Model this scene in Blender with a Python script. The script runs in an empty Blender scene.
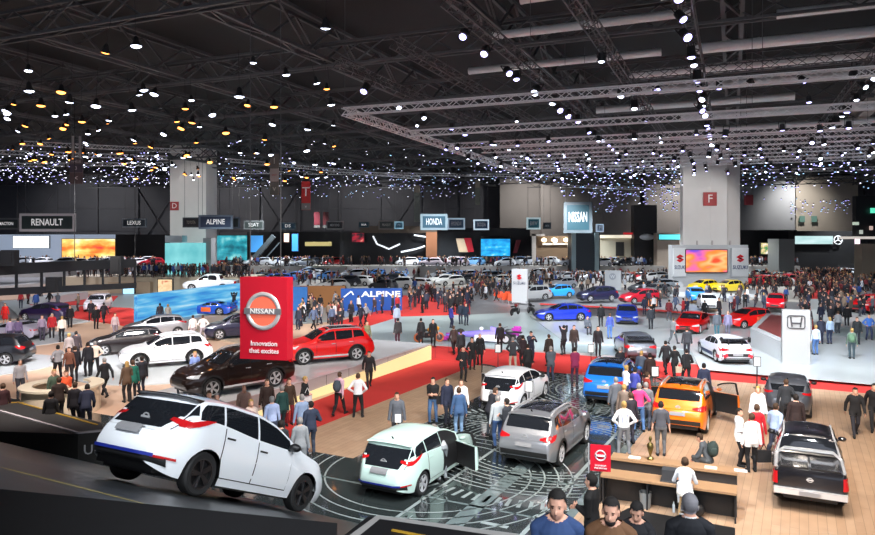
import bpy, bmesh, math, random
import numpy as np
from mathutils import Vector, Matrix
from mathutils.bvhtree import BVHTree
R=random.Random(7)
SC=bpy.context.scene; COL=SC.collection
F=695.0; CX=437.5; HY=238.0; H=7.0
PI=math.pi; rad=math.radians
TH=rad(27.5)
UX,UY=math.sin(TH),math.cos(TH)      # direction along the car bays
VX,VY=math.cos(TH),-math.sin(TH)     # direction across them
def uv(u,v,z=0): return Vector((u*UX+v*VX,u*UY+v*VY,z))
def to_uv(p): return (p[0]*UX+p[1]*UY, p[0]*VX+p[1]*VY)
def G(px,py,z=0.0):
    D=F*(H-z)/(py-HY); return Vector(((px-CX)*D/F,D,z))
def Wp(px,py,D): return Vector(((px-CX)*D/F,D,H-(py-HY)*D/F))
UANG=90-27.5
# ---------------------------------------------------------------- materials
MC={}
def mat(name,col,rough=.5,metal=0,emit=0,ecol=None,coat=0,alpha=1,noise=0,nscale=8,trans=0,spec=None,bump=0):
    if name in MC: return MC[name]
    m=bpy.data.materials.new(name); m.use_nodes=True
    nt=m.node_tree; b=nt.nodes['Principled BSDF']
    c=(col[0],col[1],col[2],1)
    b.inputs['Base Color'].default_value=c
    b.inputs['Roughness'].default_value=rough; b.inputs['Metallic'].default_value=metal
    if spec is not None: b.inputs['Specular IOR Level'].default_value=spec
    if coat: b.inputs['Coat Weight'].default_value=coat; b.inputs['Coat Roughness'].default_value=.05
    if trans: b.inputs['Transmission Weight'].default_value=trans
    if alpha<1: b.inputs['Alpha'].default_value=alpha
    if emit:
        e=ecol or col
        b.inputs['Emission Color'].default_value=(e[0],e[1],e[2],1); b.inputs['Emission Strength'].default_value=emit
    if noise:
        tc=nt.nodes.new('ShaderNodeTexCoord'); n=nt.nodes.new('ShaderNodeTexNoise'); n.inputs['Scale'].default_value=nscale
        n.inputs['Detail'].default_value=4
        nt.links.new(tc.outputs['Object'],n.inputs['Vector'])
        mx=nt.nodes.new('ShaderNodeMix'); mx.data_type='RGBA'
        mx.inputs[6].default_value=tuple(max(0,x*(1-noise)) for x in col)+(1,)
        mx.inputs[7].default_value=tuple(min(1,x*(1+noise)) for x in col)+(1,)
        nt.links.new(n.outputs['Fac'],mx.inputs[0]); nt.links.new(mx.outputs[2],b.inputs['Base Color'])
        if bump:
            bp=nt.nodes.new('ShaderNodeBump'); bp.inputs['Strength'].default_value=bump; bp.inputs['Distance'].default_value=.01
            nt.links.new(n.outputs['Fac'],bp.inputs['Height']); nt.links.new(bp.outputs['Normal'],b.inputs['Normal'])
    MC[name]=m; return m
def hexc(h):
    h=h.lstrip('#'); o=[]
    for i in (0,2,4):
        x=int(h[i:i+2],16)/255; o.append(x/12.92 if x<=.04045 else ((x+.055)/1.055)**2.4)
    return tuple(o)
def paint(h,metal=.0,rough=.28):
    c=hexc(h); return mat('paint_'+h,c,rough,metal,coat=1,noise=.04,nscale=300)
def cloth(h): return mat('cloth_'+h,hexc(h),.85,noise=.18,nscale=25)
def plain(h,rough=.5,metal=0): return mat('plain_%s_%d_%d'%(h,rough*100,metal*100),hexc(h),rough,metal,noise=.05,nscale=5)
def glow(h,s,base=None):
    return mat('glow_%s_%g'%(h,s),hexc(base or h),.5,emit=s,ecol=hexc(h),noise=.02)
M_GLASS=mat('car_glass',(.012,.014,.018),.04,coat=1,spec=.8,noise=.1)
M_BLACK=mat('black_plastic',(.012,.012,.013),.45,noise=.2)
M_RUB=mat('tyre_rubber',(.014,.014,.015),.75,noise=.2)
M_RIM=mat('alloy_rim',(.55,.56,.58),.3,.35,noise=.06)
M_RIMD=mat('dark_rim',(.09,.09,.1),.3,.9,noise=.06)
M_CHROME=mat('chrome',(.72,.73,.75),.2,.55,noise=.03)
M_HEADL=mat('headlamp_glass',(.7,.75,.8),.08,.3,coat=1,noise=.2,nscale=30)
M_TAIL=mat('tail_lamp_red',(.45,.008,.012),.15,coat=1,emit=.06,ecol=(1,.03,.02),noise=.1)
M_PLATE=mat('plate_grey',(.25,.25,.26),.4,noise=.1)
M_SKIN=mat('skin_light',hexc('d8a48c'),.6,noise=.06,nscale=20)
M_SKIN2=mat('skin_tan',hexc('a06a4e'),.6,noise=.06,nscale=20)
# ---------------------------------------------------------------- mesh builder
class MB:
    def __init__(s): s.v=[]; s.f=[]; s.m=[]
    def add(s,vs,fs,mi=0):
        o=len(s.v); s.v+= [tuple(p) for p in vs]
        for f in fs: s.f.append(tuple(i+o for i in f)); s.m.append(mi)
        return s
    def box(s,x0,y0,z0,x1,y1,z1,mi=0,M=None):
        vs=[Vector(p) for p in ((x0,y0,z0),(x1,y0,z0),(x1,y1,z0),(x0,y1,z0),(x0,y0,z1),(x1,y0,z1),(x1,y1,z1),(x0,y1,z1))]
        if M is not None: vs=[M@p for p in vs]
        return s.add(vs,[(0,3,2,1),(4,5,6,7),(0,1,5,4),(1,2,6,5),(2,3,7,6),(3,0,4,7)],mi)
    def bar(s,p,q,w,h=None,mi=0):
        p=Vector(p);q=Vector(q); d=q-p; L=d.length
        if L<1e-6: return s
        M=Matrix.Translation(p)@d.to_track_quat('X','Z').to_matrix().to_4x4(); h=h or w
        return s.box(0,-w/2,-h/2,L,w/2,h/2,mi,M)
    def cyl(s,p,q,r,r2=None,n=12,mi=0,cap=True):
        p=Vector(p);q=Vector(q); d=q-p; r2=r if r2 is None else r2
        M=d.to_track_quat('Z','Y').to_matrix()
        vs=[]
        for c,rr in ((p,r),(q,r2)):
            for i in range(n):
                a=2*PI*i/n; vs.append(c+M@Vector((rr*math.cos(a),rr*math.sin(a),0)))
        fs=[(i,(i+1)%n,n+(i+1)%n,n+i) for i in range(n)]
        if cap: fs+= [tuple(range(n-1,-1,-1)),tuple(range(n,2*n))]
        return s.add(vs,fs,mi)
    def loft(s,rings,mi=0,closed=True,cap=True):
        n=len(rings[0]); vs=[p for r in rings for p in r]; fs=[]
        for k in range(len(rings)-1):
            for i in range(n if closed else n-1):
                j=(i+1)%n; fs.append((k*n+i,k*n+j,(k+1)*n+j,(k+1)*n+i))
        if cap and closed: fs+=[tuple(range(n-1,-1,-1)),tuple(range((len(rings)-1)*n,len(rings)*n))]
        return s.add(vs,fs,mi)
    def lathe(s,prof,n=20,mi=0,M=None,cap=False):
        rings=[]
        for r,z in prof:
            rg=[Vector((r*math.cos(2*PI*i/n),r*math.sin(2*PI*i/n),z)) for i in range(n)]
            rings.append([M@p for p in rg] if M is not None else rg)
        return s.loft(rings,mi,True,cap)
    def ball(s,c,rx,ry=None,rz=None,n=10,mi=0,M=None):
        ry=ry or rx; rz=rz or rx; c=Vector(c)
        prof=[(max(.001,math.sin(PI*k/(n//2+1))),-math.cos(PI*k/(n//2+1))) for k in range(n//2+2)]
        T=(M or Matrix())@Matrix.Translation(c)@Matrix.Diagonal((rx,ry,rz,1))
        return s.lathe(prof,n,mi,T,True)
    def poly(s,pts,z0,z1,mi=0):
        n=len(pts); vs=[(p[0],p[1],z0) for p in pts]+[(p[0],p[1],z1) for p in pts]
        a=sum(pts[i][0]*pts[(i+1)%n][1]-pts[(i+1)%n][0]*pts[i][1] for i in range(n))
        fs=[tuple(range(n-1,-1,-1)),tuple(range(n,2*n))]+[(i,(i+1)%n,n+(i+1)%n,n+i) for i in range(n)]
        if a<0: fs=[tuple(reversed(f)) for f in fs]
        return s.add(vs,fs,mi)
    def mesh(s,name,mats,smooth=False):
        me=bpy.data.meshes.new(name); me.from_pydata(s.v,[],s.f)
        for m in (mats if isinstance(mats,(list,tuple)) else [mats]): me.materials.append(m)
        if len(s.f): me.polygons.foreach_set('material_index',s.m)
        if smooth:
            me.polygons.foreach_set('use_smooth',[True]*len(s.f))
            if smooth!=1: me.set_sharp_from_angle(angle=rad(smooth))
        me.update(); return me
    def build(s,name,mats,parent=None,loc=None,rz=0,smooth=False):
        return link(name,s.mesh(name,mats,smooth),parent,loc,rz)
def link(name,data,parent=None,loc=None,rz=0):
    o=bpy.data.objects.new(name,data); COL.objects.link(o)
    if parent is not None: o.parent=parent
    if loc is not None: o.location=loc
    if rz: o.rotation_euler=(0,0,rz)
    return o
def tag(o,label,cat,group=None,kind=None):
    if label: o['label']=label
    if cat: o['category']=cat
    if group: o['group']=group
    if kind: o['kind']=kind
    return o
def empty(name,loc,rz=0,label=None,cat=None,group=None):
    return tag(link(name,None,None,loc,rz),label,cat,group)
def struct(o,label=None): o['kind']='structure'; return o
def setmat(o,m,i=0):
    o.material_slots[i].link='OBJECT'; o.material_slots[i].material=m
def text(body,size,parent,loc,rot,m,name='lettering',ext=.01,align='CENTER',bold=.0,sx=1,fit=None):
    c=bpy.data.curves.new(name,'FONT'); c.body=body; c.size=size; c.extrude=ext; c.offset=bold
    c.align_x=align; c.align_y='CENTER'; c.resolution_u=2; c.materials.append(m)
    o=bpy.data.objects.new('tmp',c); COL.objects.link(o)
    me=bpy.data.meshes.new_from_object(o.evaluated_get(bpy.context.evaluated_depsgraph_get())); me.name=name
    bpy.data.objects.remove(o); bpy.data.curves.remove(c)
    if fit:
        xs=[v.co.x for v in me.vertices]; wd=max(xs)-min(xs)
        sx=min(1.15,fit/wd)
    o=link(name,me,parent,loc); o.rotation_euler=rot; o.scale=(sx,1,1)
    return o
UP=(PI/2,0,0)   # text facing -Y
# ---------------------------------------------------------------- camera, world, render
cam=bpy.data.cameras.new('camera'); co=bpy.data.objects.new('camera',cam); COL.objects.link(co)
co.location=(0,0,H); co.rotation_euler=(PI/2,0,0)
cam.sensor_width=36; cam.lens=36*F/875; cam.shift_y=-(267.5-HY)/875; cam.clip_end=600; cam.clip_start=.1
SC.camera=co
w=bpy.data.worlds.new('hall_ambient'); SC.world=w; w.use_nodes=True
w.node_tree.nodes['Background'].inputs[0].default_value=(.75,.82,1,1); w.node_tree.nodes['Background'].inputs[1].default_value=.7
SC.view_settings.view_transform='Standard'; SC.view_settings.look='None'; SC.view_settings.gamma=1
SC.view_settings.use_curve_mapping=False; SC.view_settings.exposure=.55
# ---------------------------------------------------------------- cars
def pchip(pts):
    xs=[p[0] for p in pts]; ys=[p[1] for p in pts]; n=len(xs)
    h=[xs[i+1]-xs[i] for i in range(n-1)]; d=[(ys[i+1]-ys[i])/h[i] for i in range(n-1)]
    m=[d[0]]+[0 if d[i-1]*d[i]<=0 else 2*d[i-1]*d[i]/(d[i-1]+d[i]) for i in range(1,n-1)]+[d[-1]]
    def f(x):
        if x<=xs[0]: return ys[0]
        if x>=xs[-1]: return ys[-1]
        i=max(k for k in range(n-1) if xs[k]<=x); t=(x-xs[i])/h[i]
        return ((1+2*t)*(1-t)**2*ys[i]+t*(1-t)**2*h[i]*m[i]+t*t*(3-2*t)*ys[i+1]+t*t*(t-1)*h[i]*m[i+1])
    return f
class Car:
    # s runs from the nose (0) to the tail (L); x = L/2 - s
    def __init__(c,**k):
        d=dict(L=4.49,W=1.79,H=1.54,wb=2.7,fo=.92,R=.33,gc=.2,tum=.36,nose=.3,tail=.12,nosef=.75,tailf=.5,zn=.5,zt=.5,kn=.5,kt=.35,rim='split',
          top=[(0,.60),(.12,.76),(.5,.91),(1.1,1.03),(1.25,1.09),(2.0,1.45),(2.5,1.535),(3.1,1.53),(3.85,1.44),(4.03,1.36),(4.27,1.05),(4.4,.93),(4.49,.82)],
          belt=[(0,.56),(.3,.76),(1.2,.95),(2.5,1.0),(3.6,1.08),(4.2,1.02),(4.49,.78)],
          ws=(1.2,2.02),rw=(4.05,4.27),side=(1.55,2.45,3.35,3.95),doors=(1.5,2.48,3.35))
        d.update(k); c.__dict__.update(d)
        c.top_=pchip(c.top); c.belt_=pchip(c.belt)
        c.wx=[c.L/2-c.fo,c.L/2-c.fo-c.wb]; c.Ra=c.R+.055
    def top_x(c,x): return c.top_(c.L/2-x)
    def belt_x(c,x): return min(c.belt_(c.L/2-x),c.top_x(x)-.03)
    def plan(c,x):
        s=c.L/2-x; t=c.L-s
        a=max(0,1-s/c.nosef); b=max(0,1-t/c.tailf)
        return 1-c.nose*a**2.3-c.tail*b**2.3
    def low(c,x):
        z=c.gc+.12*max(0,1-(c.L/2-abs(x))/.5)**2
        for w in c.wx:
            d=abs(x-w)
            if d<c.Ra: z=max(z,c.R+math.sqrt(c.Ra**2-d*d)*.98)
        return z
    def ylow(c,x,z):
        w=c.W/2*c.plan(x); zb=c.belt_x(x); t=(z-c.gc)/max(.1,zb-c.gc)
        return w*(1-.07*(1-t/.5)**2) if t<.5 else w*(1-.055*((t-.5)/.5)**2)
    def yr(c,x):
        zb=c.belt_x(x); h=c.top_x(x)-zb; y=c.ylow(x,zb); return max(y*.35,y-.015-c.tum*h*.9)
    def zr(c,x):
        zb=c.belt_x(x); return zb+(c.top_x(x)-zb)*.84
    def Y(c,x,z):
        zb=c.belt_x(x)
        if z<=zb: return c.ylow(x,z)
        zr=c.zr(x); t=min(1,(z-zb)/max(.01,zr-zb)); y0=c.ylow(x,zb)-.012
        return y0+(c.yr(x)-y0)*(t**1.25)
    def section(c,x,nl,nu,nc):
        zl=c.low(x); zb=c.belt_x(x); zr=c.zr(x); zt=c.top_x(x); P=[]
        zl=min(zl,zb-.03)
        for k in range(nl): z=zl+(zb-zl)*k/(nl-1); P.append((c.ylow(x,z),z))
        for k in range(1,nu+1): z=zb+(zr-zb)*k/nu; P.append((c.Y(x,z),z))
        yr=c.yr(x)
        for k in range(1,nc+1): q=1-k/nc; q=q**.8; P.append((yr*q,zr+(zt-zr)*(1-q**2.6)))
        return P
    def dx(c,x,z):
        s=c.L/2-x; t=c.L-s; r=0
        if s<.7: r-= c.kn*max(0,1-s/.7)*abs(z-c.zn)**1.5
        if t<.7: r+= c.kt*max(0,1-t/.7)*abs(z-c.zt)**1.5
        return r
    def body(c,hi):
        nl,nu,nc=(8,4,6) if hi==2 else ((6,3,4) if hi==1 else (4,2,2))
        st=set()
        n={2:44,1:26,0:14}[hi]
        for i in range(n+1): st.add(round(-c.L/2+c.L*(.5-.5*math.cos(PI*i/n)),3) if hi else round(-c.L/2+c.L*i/n,3))
        m={2:10,1:6,0:4}[hi]
        for w in c.wx:
            for i in range(m+1): st.add(round(w+c.Ra*math.cos(PI*i/m)*.995,3))
            st.add(round(w+c.Ra+.012,3)); st.add(round(w-c.Ra-.012,3))
        for s,_ in c.top[1:-1]: st.add(round(c.L/2-s,3))
        st=sorted(st)
        st=[a for i,a in enumerate(st) if i==0 or a-st[i-1]>.006]
        rings=[]
        def full(x,P): return [(x+c.dx(x,z),-y,z) for y,z in P]+[(x+c.dx(x,z),y,z) for y,z in reversed(P[:-1])]
        mb=MB()
        for x in st: rings.append(full(x,c.section(x,nl,nu,nc)))
        def shrink(r,dx,k):
            zc=sum(p[2] for p in r)/len(r); return [(p[0]+dx,p[1]*k,zc+(p[2]-zc)*k) for p in r]
        rings=[shrink(rings[0],-.05,.88),shrink(rings[0],-.03,.96)]+rings+[shrink(rings[-1],.03,.96),shrink(rings[-1],.05,.88)]
        mb.loft([[p for p in r] for r in rings],0,closed=False)
        n=len(rings[0])
        for rg,flip in ((rings[0],0),(rings[-1],1)):
            vs=rg; fs=[]
            for i in range(n//2):
                j=n-1-i
                if i+1<j-1 or True:
                    f=(i,i+1,j-1,j)
                    if i+1==j-1: f=(i,i+1,j)
                    fs.append(f if not flip else tuple(reversed(f)))
            mb.add(vs,fs,0)
        bm=bmesh.new(); me=mb.mesh('tmp',[M_BLACK]); bm.from_mesh(me)
        bmesh.ops.remove_doubles(bm,verts=bm.verts,dist=.002)
        bmesh.ops.recalc_face_normals(bm,faces=bm.faces)
        c.bvh=BVHTree.FromBMesh(bm)
        out=MB(); out.v=[tuple(v.co) for v in bm.verts]; out.f=[tuple(v.index for v in f.verts) for f in bm.faces]; out.m=[0]*len(out.f)
        bm.free(); bpy.data.meshes.remove(me); c.mb=out
        return out
    # patches lying on the shell
    def pside(c,top,bot,sg,off=.006,nv=3,mb=None,mi=0):
        mb=mb or MB(); n=len(top); vs=[]
        for k in range(nv+1):
            for a,b in zip(top,bot):
                x=a[0]+(b[0]-a[0])*k/nv; z=a[1]+(b[1]-a[1])*k/nv
                vs.append((x+c.dx(x,z),sg*(c.Y(x,z)+off),z))
        fs=[]
        for k in range(nv):
            for i in range(n-1):
                q=(k*n+i,k*n+i+1,(k+1)*n+i+1,(k+1)*n+i); fs.append(q if sg*(top[-1][0]-top[0][0])>0 else q[::-1])
        return mb.add(vs,fs,mi)
    def pray(c,top,bot,d,off=.006,nv=4,mb=None,mi=0,z=None):
        # top/bot: lists of (y,z) for d along x, or (x,y) for d down
        mb=mb or MB(); n=len(top); vs=[]; D=Vector(d)
        for k in range(nv+1):
            for a,b in zip(top,bot):
                p=a[0]+(b[0]-a[0])*k/nv; q=a[1]+(b[1]-a[1])*k/nv
                o=Vector((-D.x*6,p,q)) if abs(D.x)>.5 else Vector((p,q,6))
                h=None; fz=0
                for tr in range(12):
                    oo=o.copy()
                    if abs(D.x)>.5: oo.y*=1-.02*tr
                    h=c.bvh.ray_cast(oo,D)
                    if h[0] is not None: break
                if h[0] is None: vs.append(vs[-1] if vs else (0,p,q)); continue
                nn=h[1]; nn=nn if nn.dot(D)<0 else -nn
                vs.append(tuple(h[0]+nn*off-D*off*.3))
        fs=[]
        for k in range(nv):
            for i in range(n-1):
                q=(k*n+i,k*n+i+1,(k+1)*n+i+1,(k+1)*n+i); fs.append(q)
        # orient
        a,b_,c_=(Vector(vs[j]) for j in fs[len(fs)//2][:3])
        if (b_-a).cross(c_-a).dot(D)>0: fs=[f[::-1] for f in fs]
        return mb.add(vs,fs,mi)
def lin(a,b,n): return [a+(b-a)*i/(n-1) for i in range(n)]
def wheel_meshes(R,kind,hi):
    n=28 if hi==2 else 14; w=.11
    t=MB(); prof=[(R*.62,-w),(R*.9,-w),(R*.985,-w*.8),(R,-w*.3),(R,w*.3),(R*.985,w*.8),(R*.9,w),(R*.66,w*.95),(R*.62,w*.4)]
    t.lathe(prof,n,0,Matrix.Rotation(-PI/2,4,'X'))   # axis -> +Y
    r=MB(); Rr=R*.69; X=Matrix.Rotation(-PI/2,4,'X')
    r.lathe([(Rr,-w*.7),(Rr,w*.85),(Rr*.93,w*.9),(Rr*.9,w*.3),(.001,w*.1)],n,1,X)
    r.lathe([(Rr*1.0,w*.8),(Rr*1.0,w*.98),(Rr*.93,w*.98),(Rr*.92,w*.7)],n,0,X)
    ns=5 if kind!='multi' else 8
    for i in range(ns):
        a=2*PI*i/ns
        for s in ((-.13,.13) if kind=='split' else (0,)):
            p=Vector((math.cos(a)*Rr*.12,w*.72,math.sin(a)*Rr*.12)); q=Vector((math.cos(a+s)*Rr*.97,w*.8,math.sin(a+s)*Rr*.97))
            r.bar(p,q,.05 if kind!='split' else .035,.045)
    r.cyl((0,w*.5,0),(0,w*.82,0),Rr*.2,n=10)
    return t.mesh('tyre',[M_RUB],40),r.mesh('rim',[M_RIM,M_BLACK],35)
def car_proto(spec,hi=2,opts=()):
    """list of (name, mesh, paintslot, label, parent index, matrix)"""
    c=spec; mb=c.body(hi); P=[]; L=c.L; wl=c.W/2
    X=lambda s:L/2-s
    def A(name,me,paint=False,label=None,par=None,M=None): P.append((name,me,paint,label,par,M)); return len(P)-1
    A('body',mb.mesh('body',[M_BLACK],35),True)
    u=MB(); u.box(-L/2+.25,-wl+.3,c.gc-.02,L/2-.25,wl-.3,c.R+.36); u.box(c.wx[1]+c.Ra,-wl+.1,c.gc-.03,c.wx[0]-c.Ra,wl-.1,c.gc+.1)
    u.box(-L/2+.12,-wl+.28,c.gc+.02,-L/2+.4,wl-.28,c.gc+.2); u.box(L/2-.4,-wl+.3,c.gc+.02,L/2-.16,wl-.3,c.gc+.2)
    A('underbody',u.mesh('underbody',[M_BLACK]))
    def rect(y0,z0,y1,z1,n=8,skew=0): return [(y,z1) for y in lin(y0,y1,n)],[(y,z0) for y in lin(y0+skew*(1 if y0<0 else 0)*0,y1,n)]
    # windshield and rear window
    def wind(s0,s1,D,lo=.03,hi_=.03):
        x0,x1=X(s0),X(s1); z0=c.top_x(x0)+lo; z1=c.top_x(x1)-hi_
        xm=x0; mg=(.03,.0) if ('blackhatch' in opts and D[0]>0) else (.13,.05); y0=c.ylow(x0,c.belt_x(x0))-mg[0]; y1=c.yr(x1)-mg[1]
        n=9; return c.pray([(y,z1) for y in lin(-y1,y1,n)],[(y,z0) for y in lin(-y0,y0,n)],D,.008,5)
    A('windshield',wind(c.ws[0],c.ws[1],(-1,0,0)).mesh('windshield',[M_GLASS],1))
    if c.rw: A('rear_window',wind(c.rw[1],c.rw[0],(1,0,0),.03,.05).mesh('rear_window',[M_GLASS],1))
    # side windows
    wins=[(c.side[i]+(.05 if i else 0),c.side[i+1]) for i in range(len(c.side)-1)]
    def winstrip(a,b,last,first):
        xs=lin(X(a),X(b),8); top=[];bot=[]
        for i,x in enumerate(xs):
            zb=c.belt_x(x)+.035; zt=max(zb+.01,c.zr(x)-.045); top.append((x,zt)); bot.append((x,zb))
        if last: 
            for i in (6,7): top[i]=(top[i][0],bot[i][1]+(top[i][1]-bot[i][1])*(.9 if i==6 else .55))
        return top,bot
    for sg in (1,-1):
        if hi==2:
            for i,(a,b) in enumerate(wins):
                if ('openR' in opts and sg<0 and i==0) or ('openL' in opts and sg>0 and i==0): continue
                t,b_=winstrip(a,b,i==len(wins)-1,i==0); A('side_window',c.pside(t,b_,sg,.007).mesh('side_window',[M_GLASS],1))
        else:
            m=MB()
            for i,(a,b) in enumerate(wins): t,b_=winstrip(a,b,i==len(wins)-1,i==0); c.pside(t,b_,sg,.008,2,m)
            A('side_glass',m.mesh('side_glass',[M_GLASS],1))
    # doors
    if hi==2:
        ds=c.doors
        for sg in (1,-1):
            for i in range(len(ds)-1):
                xs=lin(X(ds[i])-.012,X(ds[i+1])+.012,9); top=[(x,c.belt_x(x)+.0) for x in xs]; bot=[]
                for x in xs: bot.append((x,max(c.low(x)+.02,c.gc+.13)))
                opened=(i==0 and (('openR' in opts and sg<0) or ('openL' in opts and sg>0)))
                if opened:
                    m=MB(); 
                    xs2=lin(X(c.side[0]+.25),X(c.side[1]),9)
                    c.pside([(x,c.zr(x)-.03) for x in xs],[(x,bot[k][1]) for k,x in enumerate(xs)],sg,.01,5,m)
                    A('door_opening',m.mesh('door_opening',[M_BLACK],1))
                    m=MB(); m.box(X(ds[0])-1.0,sg*(wl-.62)-.2,.35,X(ds[0])-.5,sg*(wl-.62)+.2,.55); 
                    # the swung door, hinged at its front edge
                    hx=X(ds[0]); hy=sg*c.Y(hx,.7); T=Matrix.Translation((hx,hy,0))@Matrix.Rotation(-sg*rad(c.__dict__.get('swing',62)),4,'Z')@Matrix.Translation((-hx,-hy,0))
                    d=MB(); c.pside(top,bot,sg,0,4,d); c.pside(top,bot,sg,-.09,4,d,1)
                    for k in range(8):
                        for tt,nm in ((top,0),(bot,1)):
                            a,b_=tt[k],tt[k+1]; ya=sg*c.Y(*a);yb=sg*c.Y(*b_); d.add([(a[0],ya,a[1]),(b_[0],yb,b_[1]),(b_[0],yb-sg*.09,b_[1]),(a[0],ya-sg*.09,a[1])],[(0,1,2,3)],0)
                    for k in (0,8):
                        a,b_=top[k],bot[k]; ya=sg*c.Y(*a);yb=sg*c.Y(*b_); d.add([(a[0],ya,a[1]),(b_[0],yb,b_[1]),(b_[0],yb-sg*.09,b_[1]),(a[0],ya-sg*.09,a[1])],[(0,1,2,3)],0)
                    di=A('front_door',d.mesh('front_door',[M_BLACK,M_BLACK],1),True,'door swung open',None,T)
                    t,b_=winstrip(c.side[0]+.1,c.side[1],False,True); g=MB()
                    A('door_glass',c.pside(t,b_,sg,-.03).mesh('door_glass',[mat('pale_glass',(.25,.3,.3),.1,alpha=.35)],1),False,None,di)
                    fr=MB(); pts=t
                    for k in range(len(t)-1): fr.bar((t[k][0],sg*(c.Y(*t[k])-.02),t[k][1]),(t[k+1][0],sg*(c.Y(*t[k+1])-.02),t[k+1][1]),.04,.05)
                    fr.bar((t[-1][0],sg*(c.Y(*t[-1])-.02),t[-1][1]),(b_[-1][0],sg*(c.Y(*b_[-1])-.02),b_[-1][1]),.05,.05)
                    A('window_frame',fr.mesh('window_frame',[M_BLACK]),False,None,di)
                    st_=MB(); st_.pad=0
                    z=.95; x=X(ds[0])-.12; st_.ball((x,sg*(c.Y(x,z)+.1),c.belt_x(x)+.07),.09,.12,.07)
                    A('wing_mirror',st_.mesh('wing_mirror',[M_BLACK],1),True,None,di)
                    continue
                A('door_gap',c.pside([(x+(.016 if k==0 else -.016 if k==8 else 0),z) for k,(x,z) in enumerate(top)],[(x+(.016 if k==0 else -.016 if k==8 else 0),z-.016) for k,(x,z) in enumerate(bot)],sg,.004,3).mesh('door_gap',[M_BLACK],1))  # black patch behind the skin paints the dark gap round the door
                di=A('front_door' if i==0 else 'rear_door',c.pside(top,bot,sg,.009,5).mesh('door_skin',[M_BLACK],1),True)
                hm=MB(); hx=X(ds[i+1])+.14; hz=c.belt_x(hx)-.13; hm.box(hx-.1,sg*(c.Y(hx,hz)+.008)-.012,hz-.015,hx+.1,sg*(c.Y(hx,hz)+.03)+.004,hz+.015)
                A('door_handle',hm.mesh('door_handle',[M_CHROME if 'chrome' in opts else M_BLACK]),'chrome' not in opts and 'darkhandle' not in opts,None,di)
        for sg in (1,-1):
            if ('openR' in opts and sg<0) or ('openL' in opts and sg>0): continue
            m=MB(); x=X(ds[0])-.1; z=c.belt_x(x)+.06; y=c.Y(x,z)
            m.ball((x,sg*(y+.14),z+.03),.09,.12,.075,10); m.bar((x,sg*(y-.02),z-.03),(x,sg*(y+.1),z),.05,.04)
            A('wing_mirror',m.mesh('wing_mirror',[M_BLACK],1),'darkmirror' not in opts)
    # wheels
    tm,rm=wheel_meshes(c.R,c.rim,hi)
    if 'darkrim' in opts:
        rm.materials[0]=M_RIMD if 'allrim' in opts else M_RIMD
    for w in c.wx:
        for sg in (1,-1):
            M=Matrix.Translation((w,sg*(wl-.135),c.R))@(Matrix.Rotation(PI,4,'Z') if sg<0 else Matrix())
            wi=A('wheel',tm,False,None,None,M)
            if hi: A('rim',rm,False,None,wi)
            if hi==2 and 'clad' in opts:
                n=13; m=MB(); o=[];i_=[]
                for k in range(n):
                    a=PI*(-.06+1.12*k/(n-1)); o.append((w+math.cos(a)*(c.Ra+.07),c.R+math.sin(a)*(c.Ra+.07))); i_.append((w+math.cos(a)*(c.Ra-.005),c.R+math.sin(a)*(c.Ra-.005)))
                c.pside(o,i_,sg,.012,1,m); A('wheel_arch_trim',m.mesh('wheel_arch_trim',[M_BLACK]))
    # lamps: cfg
    f=c.__dict__
    def lamp(name,quads,D,m,lab=None,off=.012):
        for sg in (1,-1):
            mb=MB()
            for q in quads:
                (y0,za,zb_),(y1,zc,zd)=q
                n=5; top=[(sg*y,z) for y,z in zip(lin(y0,y1,n),lin(zb_,zd,n))]; bot=[(sg*y,z) for y,z in zip(lin(y0,y1,n),lin(za,zc,n))]
                c.pray(top,bot,D,off,3,mb)
            A(name,mb.mesh(name,[m],1))
    W=wl
    lamp('headlight',f.get('hl',[((W*.50,.68,.72),(W*.93,.66,.82))]),(-1,0,0),M_HEADL)
    lamp('tail_light',f.get('tl',[((W*.55,.93,.97),(W*.97,.86,1.03))]),(1,0,0),M_TAIL)
    if f.get('tls') :
        for sg in (1,-1):
            t,b=f['tls']; n=5
            tt=[(X(a),z) for a,z in t]; bb=[(X(a),z) for a,z in b]
            A('tail_light',c.pside(tt,bb,sg,.014,2).mesh('tail_light',[M_TAIL],1))
    def panel(name,y,z0,z1,D,m,label=None,off=.015,y2=None):
        y2=y2 or y
        n=9; A(name,c.pray([(a,z1) for a in lin(-y,y,n)],[(a,z0) for a in lin(-y2,y2,n)],D,off,3).mesh(name,[m],1),False,label)
    panel('grille',W*.42,.42 if c.top_(0)<.7 else .5,.6 if c.top_(0)<.7 else .8,(-1,0,0),M_BLACK,None,.014)
    panel('front_lower_grille',W*.6,.26,.38,(-1,0,0),M_BLACK)
    if hi==2 or hi==1:
        panel('rear_bumper_trim',W*.82,c.gc+.13,c.gc+(.36 if 'clad' in opts else .24),(1,0,0),f.get('rbm',M_BLACK))
        pz=f.get('plate',.62)
        panel('number_plate',.26,pz,pz+.12,(1,0,0),M_PLATE,None,.03)
    if hi==2:
        ez=f.get('badge',.98); o=c.bvh.ray_cast(Vector((-6,0,ez)),Vector((1,0,0)))[0]
        if o:
            m=MB(); n=16
            for k in range(n):
                a,b=2*PI*k/n,2*PI*(k+1)/n; m.bar((o.x-.02,math.cos(a)*.065,ez+math.sin(a)*.055),(o.x-.02,math.cos(b)*.065,ez+math.sin(b)*.055),.018)
            m.bar((o.x-.025,-.09,ez),(o.x-.025,.09,ez),.02,.03)
            A('emblem',m.mesh('emblem',[M_CHROME]))
        if 'blueskirt' in opts:
            panel('diffuser_strip',W*.7,c.gc+.24,c.gc+.285,(1,0,0),mat('blue_strip',(.015,.03,.3),.3,noise=.1),'blue accent strip',.03)
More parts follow.
